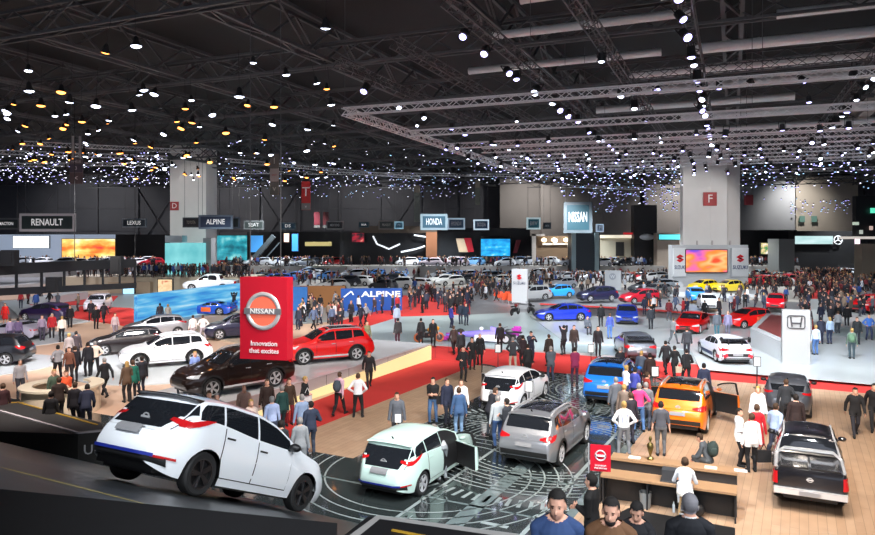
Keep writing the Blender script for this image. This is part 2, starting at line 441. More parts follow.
        if 'blackhatch' in opts:
            for sg in (1,-1):
                xs=lin(X(4.0),X(4.26),5)
                A('quarter_trim',c.pside([(x,c.zr(x)-.01) for x in xs],[(x,min(c.zr(x)-.03,c.belt_x(x)+.10+.0*x)) for x in xs],sg,.012,3).mesh('quarter_trim',[M_GLASS],1))
            lamp('reflector',[((.60,.43,.465),(.80,.43,.465))],(1,0,0),M_TAIL)   # dark tailgate band round the rear window
            panel('tailgate_band',W*.90,.86,1.14,(1,0,0),M_GLASS,None,.007,W*.74)
        if 'rails' in opts:
            for sg in (1,-1):
                m=MB(); pr=None
                for s in lin(f.get('r0',1.95),f.get('r1',4.0),10):
                    x=X(s); h=c.bvh.ray_cast(Vector((x,sg*(c.yr(x)-.06),6)),Vector((0,0,-1)))[0]
                    if h is None: continue
                    z=h.z+(.05 if .02<(s-f.get('r0',1.95))/(f.get('r1',4.0)-f.get('r0',1.95))<.98 else 0); p=(x,sg*(c.yr(x)-.06),z)
                    if pr: m.bar(pr,p,.05,.04)
                    pr=p
                A('roof_rail',m.mesh('roof_rail',[M_CHROME]))
        if 'chrome' in opts:
            for sg in (1,-1):
                xs=lin(c.wx[0]-c.Ra-.03,c.wx[1]+c.Ra+.03,8)
                A('sill_trim',c.pside([(x,c.gc+.15) for x in xs],[(x,c.gc+.07) for x in xs],sg,.02,1).mesh('sill_trim',[M_CHROME]))
        if 'sunroof' in opts:
            n=6; x0,x1=X(c.ws[1]+.12),X(c.side[-1]-.35)
            y=c.yr((x0+x1)/2)-.14
            A('sunroof',c.pray([(x,y) for x in lin(x0,x1,n)],[(x,-y) for x in lin(x0,x1,n)],(0,0,-1),.008,5).mesh('sunroof',[M_GLASS],1))
        if 'spoiler' in opts:
            s0=c.rw[0]-.22; x0=X(s0); y=c.yr(x0)-.02; z=c.top_x(x0)
            m=MB(); n=7; ra=[];rb=[]
            pts=[]
            for dxx,dz in ((0,-.012),(-.17,-.02),(-.19,-.04),(-.05,-.08)): pts.append([(x0+dxx,yy,z+dz-.03*(yy/y)**2) for yy in lin(-y,y,n)])
            m.loft([list(r) for r in zip(*pts)],0,True,True)
            A('roof_spoiler',m.mesh('roof_spoiler',[M_BLACK]),'darkspoiler' not in opts)
        m=MB(); x=X(c.side[-1]-.2); m.bar((x,0,c.top_x(x)-.02),(x-.06,0,c.top_x(x)+.07),.05,.01)
        A('roof_antenna',m.mesh('roof_antenna',[M_BLACK]))
    return P
def place_car(P,loc,ang,pm,label,name='car',cat='car',group=None,M=None,pm2=None,scale=1):
    root=empty(name,loc,0,label,cat,group)
    if M is not None: root.matrix_world=M
    else: root.rotation_euler=(0,0,rad(ang))
    if scale!=1: root.scale=(scale,)*3
    objs=[]
    for nm,me,pt,lab,par,T in P:
        o=link(nm,me,objs[par] if par is not None else root)
        if T is not None: o.matrix_basis=T
        if pt: setmat(o,pm)
        if nm=='roof_spoiler' and pm2: setmat(o,pm2)
        if lab: o['label']=lab
        objs.append(o)
    return root
def far_car_mesh(spec):
    c=spec; mb=c.body(0); out=MB(); out.add(mb.v,mb.f,0)
    X=lambda s:c.L/2-s
    for s0,s1,D in ((c.ws[0],c.ws[1],(-1,0,0)),)+(((c.rw[1],c.rw[0],(1,0,0)),) if c.rw else ()):
        x0,x1=X(s0),X(s1); y0=c.ylow(x0,c.belt_x(x0))-.13; y1=c.yr(x1)-.05
        c.pray([(y,c.top_x(x1)-.03) for y in lin(-y1,y1,4)],[(y,c.top_x(x0)+.03) for y in lin(-y0,y0,4)],D,.03,2,out,1)
    for sg in (1,-1):
        xs=lin(X(c.side[0]),X(c.side[-1]),6); c.pside([(x,max(c.belt_x(x)+.05,c.zr(x)-.04)) for x in xs],[(x,c.belt_x(x)+.03) for x in xs],sg,.02,1,out,1)
        for w in c.wx:
            out.cyl((w,sg*(c.W/2-.22),c.R),(w,sg*(c.W/2-.02),c.R),c.R,n=12,mi=2); out.cyl((w,sg*(c.W/2-.03),c.R),(w,sg*(c.W/2),c.R),c.R*.62,n=10,mi=3)
        y=sg*c.W/2*.75
        c.pray([(a,.8) for a in lin(y-.12,y+.12,3)],[(a,.68) for a in lin(y-.12,y+.12,3)],(-1,0,0),.03,1,out,3)
    out.box(-c.L/2+.3,-c.W/2+.3,c.gc,c.L/2-.3,c.W/2-.3,c.R+.3,2)
    return out.mesh('far_car',[M_BLACK,M_GLASS,M_RUB,M_RIM],35)
W_=.9
HATCH=Car(tail=.33,tailf=.8,plate=.72,badge=.99,blueskirt=1,rbm=M_BLACK,
  tl=[((.50,1.0,1.05),(.80,.93,1.03))],tls=([(4.3,1.0),(4.15,1.02),(3.98,1.07),(3.8,1.11),(3.6,1.13)],[(4.3,.93),(4.15,.93),(3.98,.98),(3.8,1.04),(3.6,1.12)]))
SUVSPEC=dict(L=4.5,W=1.80,H=1.66,wb=2.66,fo=.9,R=.36,gc=.24,tum=.32,nose=.26,tail=.1,zn=.62,zt=.6,
  top=[(0,.74),(.1,.88),(.5,1.0),(1.15,1.1),(1.28,1.15),(1.95,1.55),(2.4,1.65),(3.2,1.655),(4.0,1.58),(4.15,1.52),(4.38,1.16),(4.46,1.04),(4.5,.92)],
  belt=[(0,.66),(.3,.9),(1.3,1.04),(3.0,1.08),(3.8,1.16),(4.3,1.08),(4.5,.9)],
  ws=(1.24,1.98),rw=(4.1,4.38),side=(1.6,2.45,3.35,4.0),doors=(1.5,2.48,3.4),plate=.72,badge=.99,
  hl=[((.5,.80,.84),(.86,.78,.92))],tl=[((.48,.93,.98),(.84,.88,1.08))],
  tls=([(4.38,1.04),(4.25,1.06),(4.1,1.09)],[(4.38,.9),(4.25,.92),(4.1,1.02)]))
SUV=Car(**SUVSPEC)
def stretch(sp,kl,kh,**k):
    d=dict(sp)
    for q in ('top','belt'): d[q]=[(s*kl,z*kh) for s,z in sp[q]]
    for q in ('ws','rw','side','doors'): d[q]=tuple(s*kl for s in sp[q])
    if sp.get('tls'): d['tls']=tuple([(s*kl,z*kh) for s,z in r] for r in sp['tls'])
    for q in ('hl','tl'):
        if sp.get(q): d[q]=[tuple((a,b*kh,c_*kh) for a,b,c_ in qq) for qq in sp[q]]
    d['L']=sp['L']*kl; d['wb']=sp['wb']*kl; d['fo']=sp['fo']*kl; d['badge']=sp.get('badge',.98)*kh; d['plate']=sp.get('plate',.6)*kh
    d.update(k); return Car(**d)
BIGSUV=stretch(SUVSPEC,1.04,1.03,W=1.86,R=.38)
HATCHSPEC={k:getattr(HATCH,k) for k in ('tail','tailf','L','W','wb','fo','R','gc','top','belt','ws','rw','side','doors','tl','tls','plate','badge')}
SMALL=stretch(HATCHSPEC,.87,.98,W=1.72,tls=None,R=.31)
CIVIC=Car(L=4.5,W=1.8,wb=2.7,fo=.88,R=.34,gc=.15,kn=.8,
  top=[(0,.52),(.12,.66),(.5,.8),(1.2,.93),(1.35,.97),(2.15,1.36),(2.6,1.43),(3.2,1.4),(3.9,1.2),(4.3,1.02),(4.42,.98),(4.5,.86)],
  belt=[(0,.5),(.3,.68),(1.3,.88),(3.0,.94),(3.9,1.0),(4.5,.84)],ws=(1.3,2.1),rw=(3.5,4.22),side=(1.7,2.5,3.3,3.8),doors=(1.6,2.52,3.4),
  hl=[((.45,.58,.64),(.85,.58,.72))],tl=[((.42,.78,.84),(.86,.72,.92))],plate=.5,badge=.8)
COUPE=Car(L=4.35,W=1.86,wb=2.5,fo=.9,R=.34,gc=.12,kn=.9,tum=.45,
  top=[(0,.45),(.15,.58),(.6,.72),(1.3,.83),(1.45,.87),(2.2,1.2),(2.5,1.24),(2.9,1.2),(3.6,.98),(4.1,.9),(4.35,.8)],
  belt=[(0,.42),(.3,.6),(1.4,.78),(2.6,.82),(3.4,.88),(4.35,.76)],ws=(1.4,2.15),rw=(2.85,3.55),side=(1.75,2.5,3.2),doors=(1.6,2.65),
  hl=[((.45,.5,.56),(.85,.52,.62))],tl=[((.42,.66,.7),(.86,.64,.74))],plate=.4,badge=.6)
PICK=Car(L=5.3,W=1.87,wb=3.1,fo=.92,R=.39,gc=.3,tum=.3,nose=.2,tail=.05,tailf=.3,zn=.7,zt=.7,kt=.05,
  top=[(0,.85),(.1,.98),(.5,1.08),(1.2,1.15),(1.35,1.2),(2.0,1.68),(2.4,1.8),(3.1,1.8),(3.5,1.76),(3.62,1.68),(3.78,1.2),(3.85,1.16),(4.6,1.15),(5.25,1.15),(5.3,1.12)],
  belt=[(0,.75),(.3,.98),(1.3,1.09),(3.0,1.14),(3.7,1.13),(5.3,1.08)],ws=(1.3,2.02),rw=(3.6,3.76),side=(1.6,2.5,3.4),doors=(1.5,2.5,3.55),
  hl=[((.5,.85,.9),(.86,.83,.97))],tl=[((.78,.74,1.06),(.92,.74,1.06))],plate=.5,badge=.93)
# ---------------------------------------------------------------- people
# local frame: person faces +Y, left hand at -X, right hand at +X
def ik(a,b,l1,l2,hint):
    a=Vector(a);b=Vector(b); d=b-a; L=min(d.length,(l1+l2)*.999); d.normalize(); b=a+d*L
    x=(l1*l1-l2*l2+L*L)/(2*L); h=math.sqrt(max(0,l1*l1-x*x)); hv=Vector(hint); hv-=d*hv.dot(d); hv.normalize()
    return a+d*x+hv*h,b
def tube(mb,p,q,r0,r1,n=10,flat=1.0):
    p=Vector(p);q=Vector(q); d=q-p; L=d.length
    M=Matrix.Translation(p)@d.to_track_quat('Z','Y').to_matrix().to_4x4()
    prof=[(r0*math.cos(a),r0*math.sin(a)) for a in (-1.45,-1.0,-.5,0)]+[(r1*math.cos(a),L+r1*math.sin(a)) for a in (0,.5,1.0,1.45)]
    mb.lathe(prof,n,0,M@Matrix.Diagonal((1,flat,1,1)),True)
POSES={ # hands (L,R) in hip frame, feet (L,R): (x,y), lean deg, head turn, hipz
 'stand':dict(hands=((-.27,.04,-.12),(.27,.05,-.12)),feet=((-.1,0),(.1,.03))),
 'stand_bag':dict(hands=((-.28,.06,-.12),(.22,.22,.16)),feet=((-.11,.02),(.1,0)),head=20),
 'arms_front':dict(hands=((-.03,.24,.2),(.04,.26,.17)),feet=((-.13,0),(.12,.04)),head=-8),
 'phone':dict(hands=((-.1,.34,.42),(.08,.36,.42)),feet=((-.1,0),(.1,.02)),nod=14),
 'walk':dict(hands=((-.26,.24,-.04),(.27,-.17,-.08)),feet=((-.08,-.33),(.08,.34)),lean=4,walk=1),
 'stride':dict(hands=((-.26,-.12,-.08),(.2,.22,.12)),feet=((-.09,.27),(.09,-.26)),lean=4,walk=1),
 'hips':dict(hands=((-.2,.06,.06),(.2,.06,.06)),feet=((-.17,0),(.17,.02)),elb=1),
 'camera':dict(hands=((-.09,.22,.62),(.09,.22,.62)),feet=((-.12,0),(.12,.08))),
 'lean':dict(hands=((-.22,.42,-.02),(.2,.46,.02)),feet=((-.12,-.06),(.12,.0)),lean=48,nod=-10),
 'bend':dict(hands=((-.2,.3,.0),(.2,.34,.05)),feet=((-.12,0),(.12,.0)),lean=22,nod=10),
 'sit':dict(hands=((-.18,.36,.1),(.16,.38,.1)),feet=((-.12,.42),(.12,.42)),lean=8,hipz=.52),
 'stoolsit':dict(hands=((-.2,.4,.2),(.2,.4,.2)),feet=((-.12,.3),(.12,.3)),lean=10,hipz=.8,footz=.32),
 'crouch':dict(hands=((-.12,.42,.12),(.1,.44,.1)),feet=((-.14,.15),(.14,-.05)),lean=22,hipz=.36,nod=15),
}
def person_proto(pose,fem=False,coat=0,voxel=.0125,keep=1.0,longhair=False,short=False,bald=False,skirt=False,face=False):
    p=dict(hands=None,feet=None,lean=0,head=0,nod=0,hipz=.95,footz=0); p.update(POSES[pose])
    hz=p['hipz']-(.035 if p.get('walk') else 0)
    Hm=Matrix.Translation((0,0,hz)); T=Hm@Matrix.Rotation(-rad(p['lean']),4,'X')   # torso frame, origin at the hips
    Tr=lambda x,y,z:T@Vector((x,y,z))
    mb=MB(); seg=[]
    sw=.165 if fem else .182
    k=.9 if fem else 1
    # torso rings
    prof=[(-.1,.135,.1,0),(-.02,.172 if fem else .165,.118,0),(.08,.16 if fem else .158,.112,0),(.2,.132 if fem else .15,.1,.005),(.33,.155*k+.01,.112,.01),(.43,.172*k+.005,.11,.0),(.49,.14*k,.09,-.01),(.535,.09,.07,-.012),(.56,.055,.055,-.01)]
    n=16; rings=[]
    for z,rx,ry,yo in prof: rings.append([T@Vector((rx*math.cos(2*PI*i/n),yo+ry*math.sin(2*PI*i/n),z)) for i in range(n)])
    mb.loft(rings); seg.append(('torso',Tr(0,0,.12),Tr(0,0,.42),.15)); seg.append(('hip',Tr(-.06,0,-.04),Tr(.06,0,-.04),.14))
    # neck, head
    nk=Tr(0,-.005,.52); hd=T@Vector((0,.02,.66)); hr=Matrix.Translation(hd)@Matrix.Rotation(-rad(p['lean']*.4),4,'X').inverted()@Matrix.Rotation(rad(p['head']),4,'Z')@Matrix.Rotation(-rad(p['nod']+p['lean']*.5),4,'X')
    tube(mb,nk,hr@Vector((0,-.015,-.03)),.058*k+.003,.055*k+.003)
    mb.ball((0,-.012,.035),.076,.098,.095,14,0,hr); mb.ball((0,.02,-.035),.06,.072,.085,14,0,hr)
    mb.ball((0,.035,-.09),.034,.04,.03,8,0,hr)                       # chin
    tube(mb,hr@Vector((0,.088,.0)),hr@Vector((0,.104,-.038)),.009,.015,8) # nose
    mb.ball((0,.066,.022),.055,.022,.012,8,0,hr)                     # brow
    mb.ball((0,.076,-.066),.025,.014,.008,8,0,hr)                    # lips
    for s in (-1,1): mb.ball((s*.078,-.005,-.01),.01,.022,.033,8,0,hr)
    seg.append(('head',hr@Vector((0,0,.03)),hr@Vector((0,.02,-.07)),.1)); seg.append(('neck',nk,hr@Vector((0,0,-.1)),.05))
    for s in (-1,1): tube(mb,Tr(s*.04,-.015,.535),Tr(s*(sw-.02),-.008,.455),.045,.055,10)
    # arms
    for s,hnd in ((-1,p['hands'][0]),(1,p['hands'][1])):
        sh=Tr(s*sw,-.005,.44); tgt=T@Vector(hnd) if not p['lean']>30 else Vector((hnd[0],hnd[1]+.25,hz+hnd[2]))
        el,wr=ik(sh,tgt,.3,.265,(s*(.45 if not p.get('elb') else 1),-.8,-.4))
        mb.ball(tuple(sh),.056*k,.056*k,.056*k,10)
        tube(mb,sh,el,.052*k,.041*k); tube(mb,el,wr,.042*k,.028*k)
        seg.append(('uarm',sh,el,.05)); seg.append(('farm',el,wr,.04))
        d=(wr-el).normalized(); inn=Vector((-s,0,0)); inn-=d*inn.dot(d)
        if inn.length<.2: inn=Vector((0,0,-1)); inn-=d*inn.dot(d)
        inn.normalize(); side=d.cross(inn)*s
        if side.y<0 and abs(side.y)>.3: side=-side
        palm=wr+d*.085
        # palm as flattened tube
        for q in (-.024,-.008,.008,.024): tube(mb,wr+d*.012+side*q*.6,wr+d*.08+side*q,.017,.0135,8)
        for q,l in ((-.027,.062),(-.009,.074),(.009,.08),(.027,.07)):
            a=wr+d*.082+side*q; b=a+(d*.9+inn*.35).normalized()*l*.55; c_=b+(d*.6+inn*.8).normalized()*l*.5
            tube(mb,a,b,.0105,.0095,8); tube(mb,b,c_,.0095,.0075,8)
        a=wr+d*.028+side*.026; b=a+(side*.8+d*.75+inn*.25).normalized()*.042; c_=b+(side*.25+d*.95+inn*.3).normalized()*.034
        tube(mb,a,b,.0135,.0115,8); tube(mb,b,c_,.011,.0085,8)
        seg.append(('hand',wr+d*.03,palm+d*.08,.03))
    # legs
    for s,ft in ((-1,p['feet'][0]),(1,p['feet'][1])):
        hp=Hm@Vector((s*.092,0,-.04)); back=p.get('walk') and ft[1]<-.1
        an=Vector((ft[0],ft[1],.085+p['footz']+(.05 if back else 0)))
        kn,an=ik(hp,an,.43,.42,(s*.1,1,.1))
        tube(mb,hp,kn,.088,.056,12); tube(mb,kn,an,.056,.038,12); mb.ball((kn.x*.55+an.x*.45,kn.y*.55+an.y*.45-.018,kn.z*.6+an.z*.4),.05,.05,.11)
        toe=an+Vector((s*.02,.15,-.05)); 
        if back: toe=an+Vector((s*.02,.11,-.1))
        heel=an+Vector((0,-.03,-.045 if not back else -.02))
        tube(mb,heel,toe,.04,.034,10); tube(mb,an,heel+Vector((0,.05,.01)),.04,.038,10)
        seg.append(('thigh',hp,kn,.08)); seg.append(('calf',kn,an+(kn-an)*.12,.045)); seg.append(('foot',heel,toe,.04))
    me=mb.mesh('person_raw',[M_SKIN])
    o=bpy.data.objects.new('tmp',me); COL.objects.link(o)
    m=o.modifiers.new('r','REMESH'); m.mode='VOXEL'; m.voxel_size=voxel; m.use_smooth_shade=True
    m=o.modifiers.new('s','SMOOTH'); m.factor=.5; m.iterations=2 if not face else 1
    if keep<1: m=o.modifiers.new('d','DECIMATE'); m.ratio=keep
    dg=bpy.context.evaluated_depsgraph_get(); ev=o.evaluated_get(dg); em=bpy.data.meshes.new_from_object(ev)
    bpy.data.objects.remove(o)
    nv=len(em.vertices); V=np.empty(nv*3); em.vertices.foreach_get('co',V); V=V.reshape(-1,3)
    N=np.empty(nv*3); em.vertices.foreach_get('normal',N); N=N.reshape(-1,3)
    best=np.full(nv,9.); lab=np.zeros(nv,int)
    for i,(nm,a,b,r) in enumerate(seg):
        a=np.array(a);b=np.array(b); ab=b-a; t=np.clip(((V-a)@ab)/(ab@ab),0,1); d=np.linalg.norm(V-(a+t[:,None]*ab),axis=1)-r
        w=d<best; best[w]=d[w]; lab[w]=i
    names=np.array([s[0] for s in seg])[lab]
    Ti=np.array(T.inverted()); tz=(V@Ti[:3,:3].T+Ti[:3,3])[:,2]
    Hi=np.array(hr.inverted()); hl=V@Hi[:3,:3].T+Hi[:3,3]
    reg=np.full(nv,0)   # 0 skin 1 top 2 trousers 3 shoes 4 hair
    for nm,rg in (('torso',1),('uarm',1),('farm',0 if short else 1),('hip',2),('thigh',2),('calf',0 if skirt else 2),('foot',3)): reg[names==nm]=rg
    reg[(reg==1)&(tz<(-.02 if not coat else -9))&((names=='torso')|(names=='hip'))]=2
    reg[(names=='hip')&(tz>0.0)]=1
    if coat: reg[(names=='hip')]=1; reg[(names=='thigh')&(V[:,2]>hz-.08-.28*coat)]=1
    reg[((names=='torso')|(names=='neck'))&(tz<=.555)&(tz>.45)]=1; reg[(names=='torso')&(tz>.555)]=0
    isn=names=='head'
    if not bald: reg[isn&((hl[:,2]>.078)|((hl[:,1]<-.012)&(hl[:,2]>-.055))|((hl[:,1]<.03)&(hl[:,2]>.045)))]=4
    faces=[tuple(p.vertices) for p in em.polygons]; fv=np.array([f[0] for f in faces])
    fr=reg[fv]
    out={'body':em}
    em.polygons.foreach_set('use_smooth',[True]*len(faces)); em.materials.clear(); em.materials.append(M_SKIN)
    for rg,nm,off in ((1,'jacket' if coat else 'shirt',.02 if coat else .012),(2,'skirt' if skirt else 'trousers',.012),(3,'shoes',.008),(4,'hair',.009)):
        sel=[f for f,r in zip(faces,fr) if r==rg]
        if not sel: continue
        ids=sorted({i for f in sel for i in f}); mp={i:j for j,i in enumerate(ids)}
        arr=V[ids]+N[ids]*off
        if coat and rg==1:
            low=np.clip((hz-.0-arr[:,2])/.5,0,1); arr[:,:2]+=N[ids][:,:2]*low[:,None]*.03
        if rg==4 and nm=='hair': arr+=N[ids]*np.clip(hl[ids][:,2:3]*.08,0,.01)
        b=MB(); b.add([tuple(v) for v in arr],[tuple(mp[i] for i in f) for f in sel])
        # hem: skirt the border back to the skin
        if rg==4 and longhair:
            b.ball((0,-.06,-.07),.085,.055,.13,12,0,hr)
        if rg==2 and skirt:
            b.lathe([(.17,hz-.02),(.2,hz-.2),(.23,hz-.45)],16,0)
        out[nm]=b.mesh(nm,[M_BLACK],1)
    out['hr']=hr
    return out
EYE=mat('eye_dark',(.02,.015,.012),.15,noise=.05)
def eyes_for(root,pr):
    for s in (-1,1):
        m=MB(); m.ball((s*.03,.083,.003),.009,.007,.0055,8,0,pr['hr']); m.build('eye',[EYE],root,smooth=1)
        m=MB(); m.ball((s*.031,.087,.022),.016,.006,.003,8,0,pr['hr']); m.build('eyebrow',[EYE],root,smooth=1)
SHIRTN={'jacket':'top','shirt':'top'}
def put_person(pr,loc,ang,top,bot,hair,label,group=None,scale=1.0,shoes='141416',skin=None,faces=False,M=None):
    b=link('person',pr['body'],None,loc,rad(ang)); b.scale=(scale,)*3
    tag(b,label,'person',group)
    setmat(b,skin or M_SKIN)
    for k in ('shirt','jacket','trousers','skirt','shoes','hair'):
        if k in pr:
            o=link(k,pr[k],b); setmat(o,cloth({'shirt':top,'jacket':top,'trousers':bot,'skirt':bot,'shoes':shoes,'hair':hair}[k]))
    if faces: eyes_for(b,pr)
    return b
def far_person_mesh(pr,ratio):
    """one small mesh of a whole dressed person: slots skin, top, trousers, hair"""
    mb=MB()
    me=[('body',0),('shirt',1),('jacket',1),('trousers',2),('skirt',2),('shoes',2),('hair',3)]
    res=bmesh.new(); mats=[M_SKIN,M_BLACK,M_BLACK,M_BLACK]
    for k,mi in me:
        if k in pr:
            m=pr[k]; vs=np.empty(len(m.vertices)*3); m.vertices.foreach_get('co',vs)
            mb.add(vs.reshape(-1,3),[tuple(p.vertices) for p in m.polygons],mi)
    m=mb.mesh('far_raw',mats,1); o=bpy.data.objects.new('t',m); COL.objects.link(o)
    d=o.modifiers.new('d','DECIMATE'); d.ratio=ratio
    ev=o.evaluated_get(bpy.context.evaluated_depsgraph_get()); em=bpy.data.meshes.new_from_object(ev); bpy.data.objects.remove(o)
    em.name='small_person'; return em
# ---------------------------------------------------------------- hall shell
def floor_mat(name,col,rough,n=.1,sc=.6,coat=0):
    return mat(name,col,rough,noise=n,nscale=sc,coat=coat)
M_HALLFLOOR=floor_mat('hall_floor',(.16,.16,.17),.35)
M_ROOF=mat('roof_deck',(.013,.0135,.0145),.8,noise=.3,nscale=.4)
M_STEEL=mat('dark_steel',(.12,.122,.128),.6,.3,noise=.2)
M_WALLD=mat('dark_wall_panel',(.085,.085,.097),.7,noise=.2,nscale=.3)
M_WALLB=mat('brown_wall_panel',(.26,.235,.215),.7,noise=.12,nscale=.3)
M_ALU=mat('truss_aluminium',(.85,.85,.86),.45,.1,noise=.06)
M_ALUD=mat('truss_black',(.12,.12,.125),.5,.3,noise=.1)
M_CONC=mat('pillar_concrete',(.78,.76,.74),.75,noise=.07,nscale=.5)
M_DUCT=mat('duct_metal',(.26,.26,.265),.5,.5,noise=.1,nscale=1)
XL,XR,YB,YF,ZR=-130,130,155,-35,21
f_=MB().box(XL,YF,-.2,XR,YB,0).build('floor',M_HALLFLOOR); struct(f_)
c_=MB().box(XL,YF,ZR,XR,YB,ZR+.3).build('ceiling',M_ROOF); struct(c_)
b=MB(); b.box(XL,YB,0,XR,YB+.4,ZR)
x=XL
while x<XR:
    b.box(x,YB-.5,0,x+.45,YB,ZR)
    for z in (8.6,13.5): b.box(x,YB-.3,z,x+9,YB,z+.25)
    x+=9
for k,x in enumerate(np.arange(XL,XR,27.)):
    b.bar((x+9,YB-.3,4),(x+18,YB-.3,18),.25); b.bar((x+18,YB-.3,4),(x+9,YB-.3,18),.25)
w_=b.build('wall_back',[M_WALLD]); struct(w_)
for nm,x in (('wall_left',XL),('wall_right',XR)):
    struct(MB().box(x-.3,YF,0,x,YB,ZR).build(nm,M_WALLD)) if x<0 else struct(MB().box(x,YF,0,x+.3,YB,ZR).build(nm,M_WALLD))
# lighter brown wall sections standing in front of the dark back wall
def wallsec(nm,px0,px1,py0,py1,D,m,depth=.4,label=None):
    p=Wp(px0,py0,D);q=Wp(px1,py1,D)
    z0=max(0,q.z); o=MB().box(p.x,D,z0,q.x,D+depth,p.z).build(nm,m); return o
o=wallsec('wall_1',541,640,168,236,148,M_WALLB); struct(o)
o=wallsec('wall_2',645,683,160,236,148,M_WALLB); struct(o)
o=wallsec('wall_3',796,858,176,236,148,mat('beige_wall_panel',(.50,.44,.36),.7,noise=.1,nscale=.3)); struct(o)
o=wallsec('wall_4',740,795,176,236,146,mat('grey_wall_panel',(.30,.31,.32),.7,noise=.1,nscale=.3)); struct(o)
o=wallsec('wall_5',500,541,176,236,150,M_WALLB); struct(o)
# pillars
def pillar(nm,px0,px1,D,depth,m,letter=None,lx=.5,ly=200):
    p=Wp(px0,0,D);q=Wp(px1,0,D)
    b=MB(); b.box(p.x,D,0,q.x,D+depth,ZR)
    b.box(p.x-.03,D-.03,6,q.x+.03,D,6.06)
    ww=q.x-p.x
    for t in (.62,): b.box(p.x+ww*t,D-.04,0,p.x+ww*t+.08,D,ZR)
    o=b.build(nm,m); struct(o)
    return o,p.x,q.x
pillar('pillar',683,727,98,1.2,M_CONC); 
b=MB(); p=Wp(727,0,98.5); q=Wp(740,0,98.5); b.box(p.x,98.5,0,q.x,100,ZR); struct(b.build('pillar',mat('pillar_shaded_side',(.62,.6,.58),.75,noise=.07,nscale=.5)))  # darker concrete tone paints the shaded side of the wide pillar
pillar('pillar',170,206,105,5.2,M_CONC)
def plaque(px,py,D,s,txt):
    p=Wp(px,py,D-.05); o=empty('pillar_sign',p,0,'small square red sign with a white letter high on the %s concrete pillar'%('wide' if px>400 else 'narrower'),'sign')
    MB().box(-s,-.04,-s,s,.03,s).build('panel',plain('a82a2c'),o); text(txt,s*1.7,o,(0,-.06,0),UP,plain('f0e0e0'))
plaque(710,199,97.9,.95,'F'); plaque(174.5,206,104.9,.65,'D')
# ---------------------------------------------------------------- ceiling structure
AH=rad(23)   # roof grid direction
def hu(u,v,z): return Vector((u*math.sin(AH)+v*math.cos(AH),u*math.cos(AH)-v*math.sin(AH),z))
def inside(p): return XL+1<p.x<XR-1 and YF+1<p.y<YB-1
def clipseg(a,b,fn):
    pts=[a.lerp(b,t/60) for t in range(61)]; ins=[p for p in pts if fn(p)]
    return (ins[0],ins[-1]) if len(ins)>1 else None
def truss_mesh(L,w,h,m,chord=.06,step=None,tri=False):
    b=MB(); step=step or h*1.3; n=max(2,int(L/step)); step=L/n
    cs=[(-w/2,-h/2),(w/2,-h/2),(w/2,h/2),(-w/2,h/2)] if not tri else [(-w/2,h/2),(w/2,h/2),(0,-h/2)]
    for y,z in cs: b.box(0,y-chord/2,z-chord/2,L,y+chord/2,z+chord/2)
    for i in range(n):
        x0,x1=i*step,(i+1)*step
        if i%2: x0,x1=x1,x0
        for k in range(len(cs)):
            if k==2 and not tri and h>1: continue
            a=cs[k]; c=cs[(k+1)%len(cs)]; b.bar((x0,a[0],a[1]),(x1,c[0],c[1]),chord*.6)
    return b.mesh('truss',[m])
def put_truss(a,b,w,h,m,name,label,cat,group,chord=.06,step=None):
    d=b-a; me=truss_mesh(d.length,w,h,m,chord,step); o=link(name,me); o.matrix_world=Matrix.Translation(a)@d.to_track_quat('X','Z').to_matrix().to_4x4()
    tag(o,label,cat,group); return o
view=lambda p: p.y>6 and abs(p.x)<p.y*.66+4 and inside(p)
# main roof girders
for k,v in enumerate(range(-72,100,12)):
    s=clipseg(hu(-10,v,19.4),hu(190,v,19.4),inside)
    if s and (s[1]-s[0]).length>20: put_truss(s[0],s[1],.9,2.2,M_STEEL,'roof_girder','dark steel lattice girder running away under the hall roof','girder','long roof girders',.2,3)
for k,u in enumerate(range(26,180,12)):
    s=clipseg(hu(u,-150,18.6),hu(u,150,18.6),view)
    if s and (s[1]-s[0]).length>20: put_truss(s[0],s[1],.6,1.4,M_STEEL,'roof_girder','dark steel cross girder spanning the hall under the roof','girder','cross roof girders',.14,2.2)
def duct(a,b,r,m,label,group):
    mb=MB(); mb.cyl((0,0,0),((b-a).length,0,0),r,n=14)
    for t in lin(0,(b-a).length,int((b-a).length/4)+2): mb.cyl((t,0,0),(t+.12,0,0),r*1.05,n=14)
    o=mb.build('ventilation_duct',m,smooth=40); o.matrix_world=Matrix.Translation(a)@(b-a).to_track_quat('X','Z').to_matrix().to_4x4(); tag(o,label,'duct',group)
for v,z in ((14,18),(17.5,18),(21,18),(26.5,18.3)):
    duct(hu(24,v,z),hu(70,v,z),.6,M_DUCT,'round grey metal ventilation duct running away under the roof','long ventilation ducts')
M_LDUCT=mat('light_duct',(.75,.75,.75),.5,.2,noise=.08)
for u,v0,v1 in ((40,-2,14),(45,-6,14),(50,-8,12),(56,-10,4),(62,-4,22),(70,-2,30),(36,16,44),(44,18,50),(52,20,50),(33,4,12)):
    duct(hu(u,v0,17.2),hu(u,v1,17.2),.28,M_LDUCT,'pale slim air duct lying across the roof girders','cross air ducts')
for u,v0,v1,z in ((31,-9,5,18),(33,-3,9,18),(36,-12,-2,18),(38,2,12,18),(43,-16,-4,18),(27,10,22,18),(29,-2,6,18.2)):
    duct(hu(u,v0,z),hu(u,v1,z),.22,M_LDUCT,'pale slim air duct lying across the roof girders','cross air ducts')
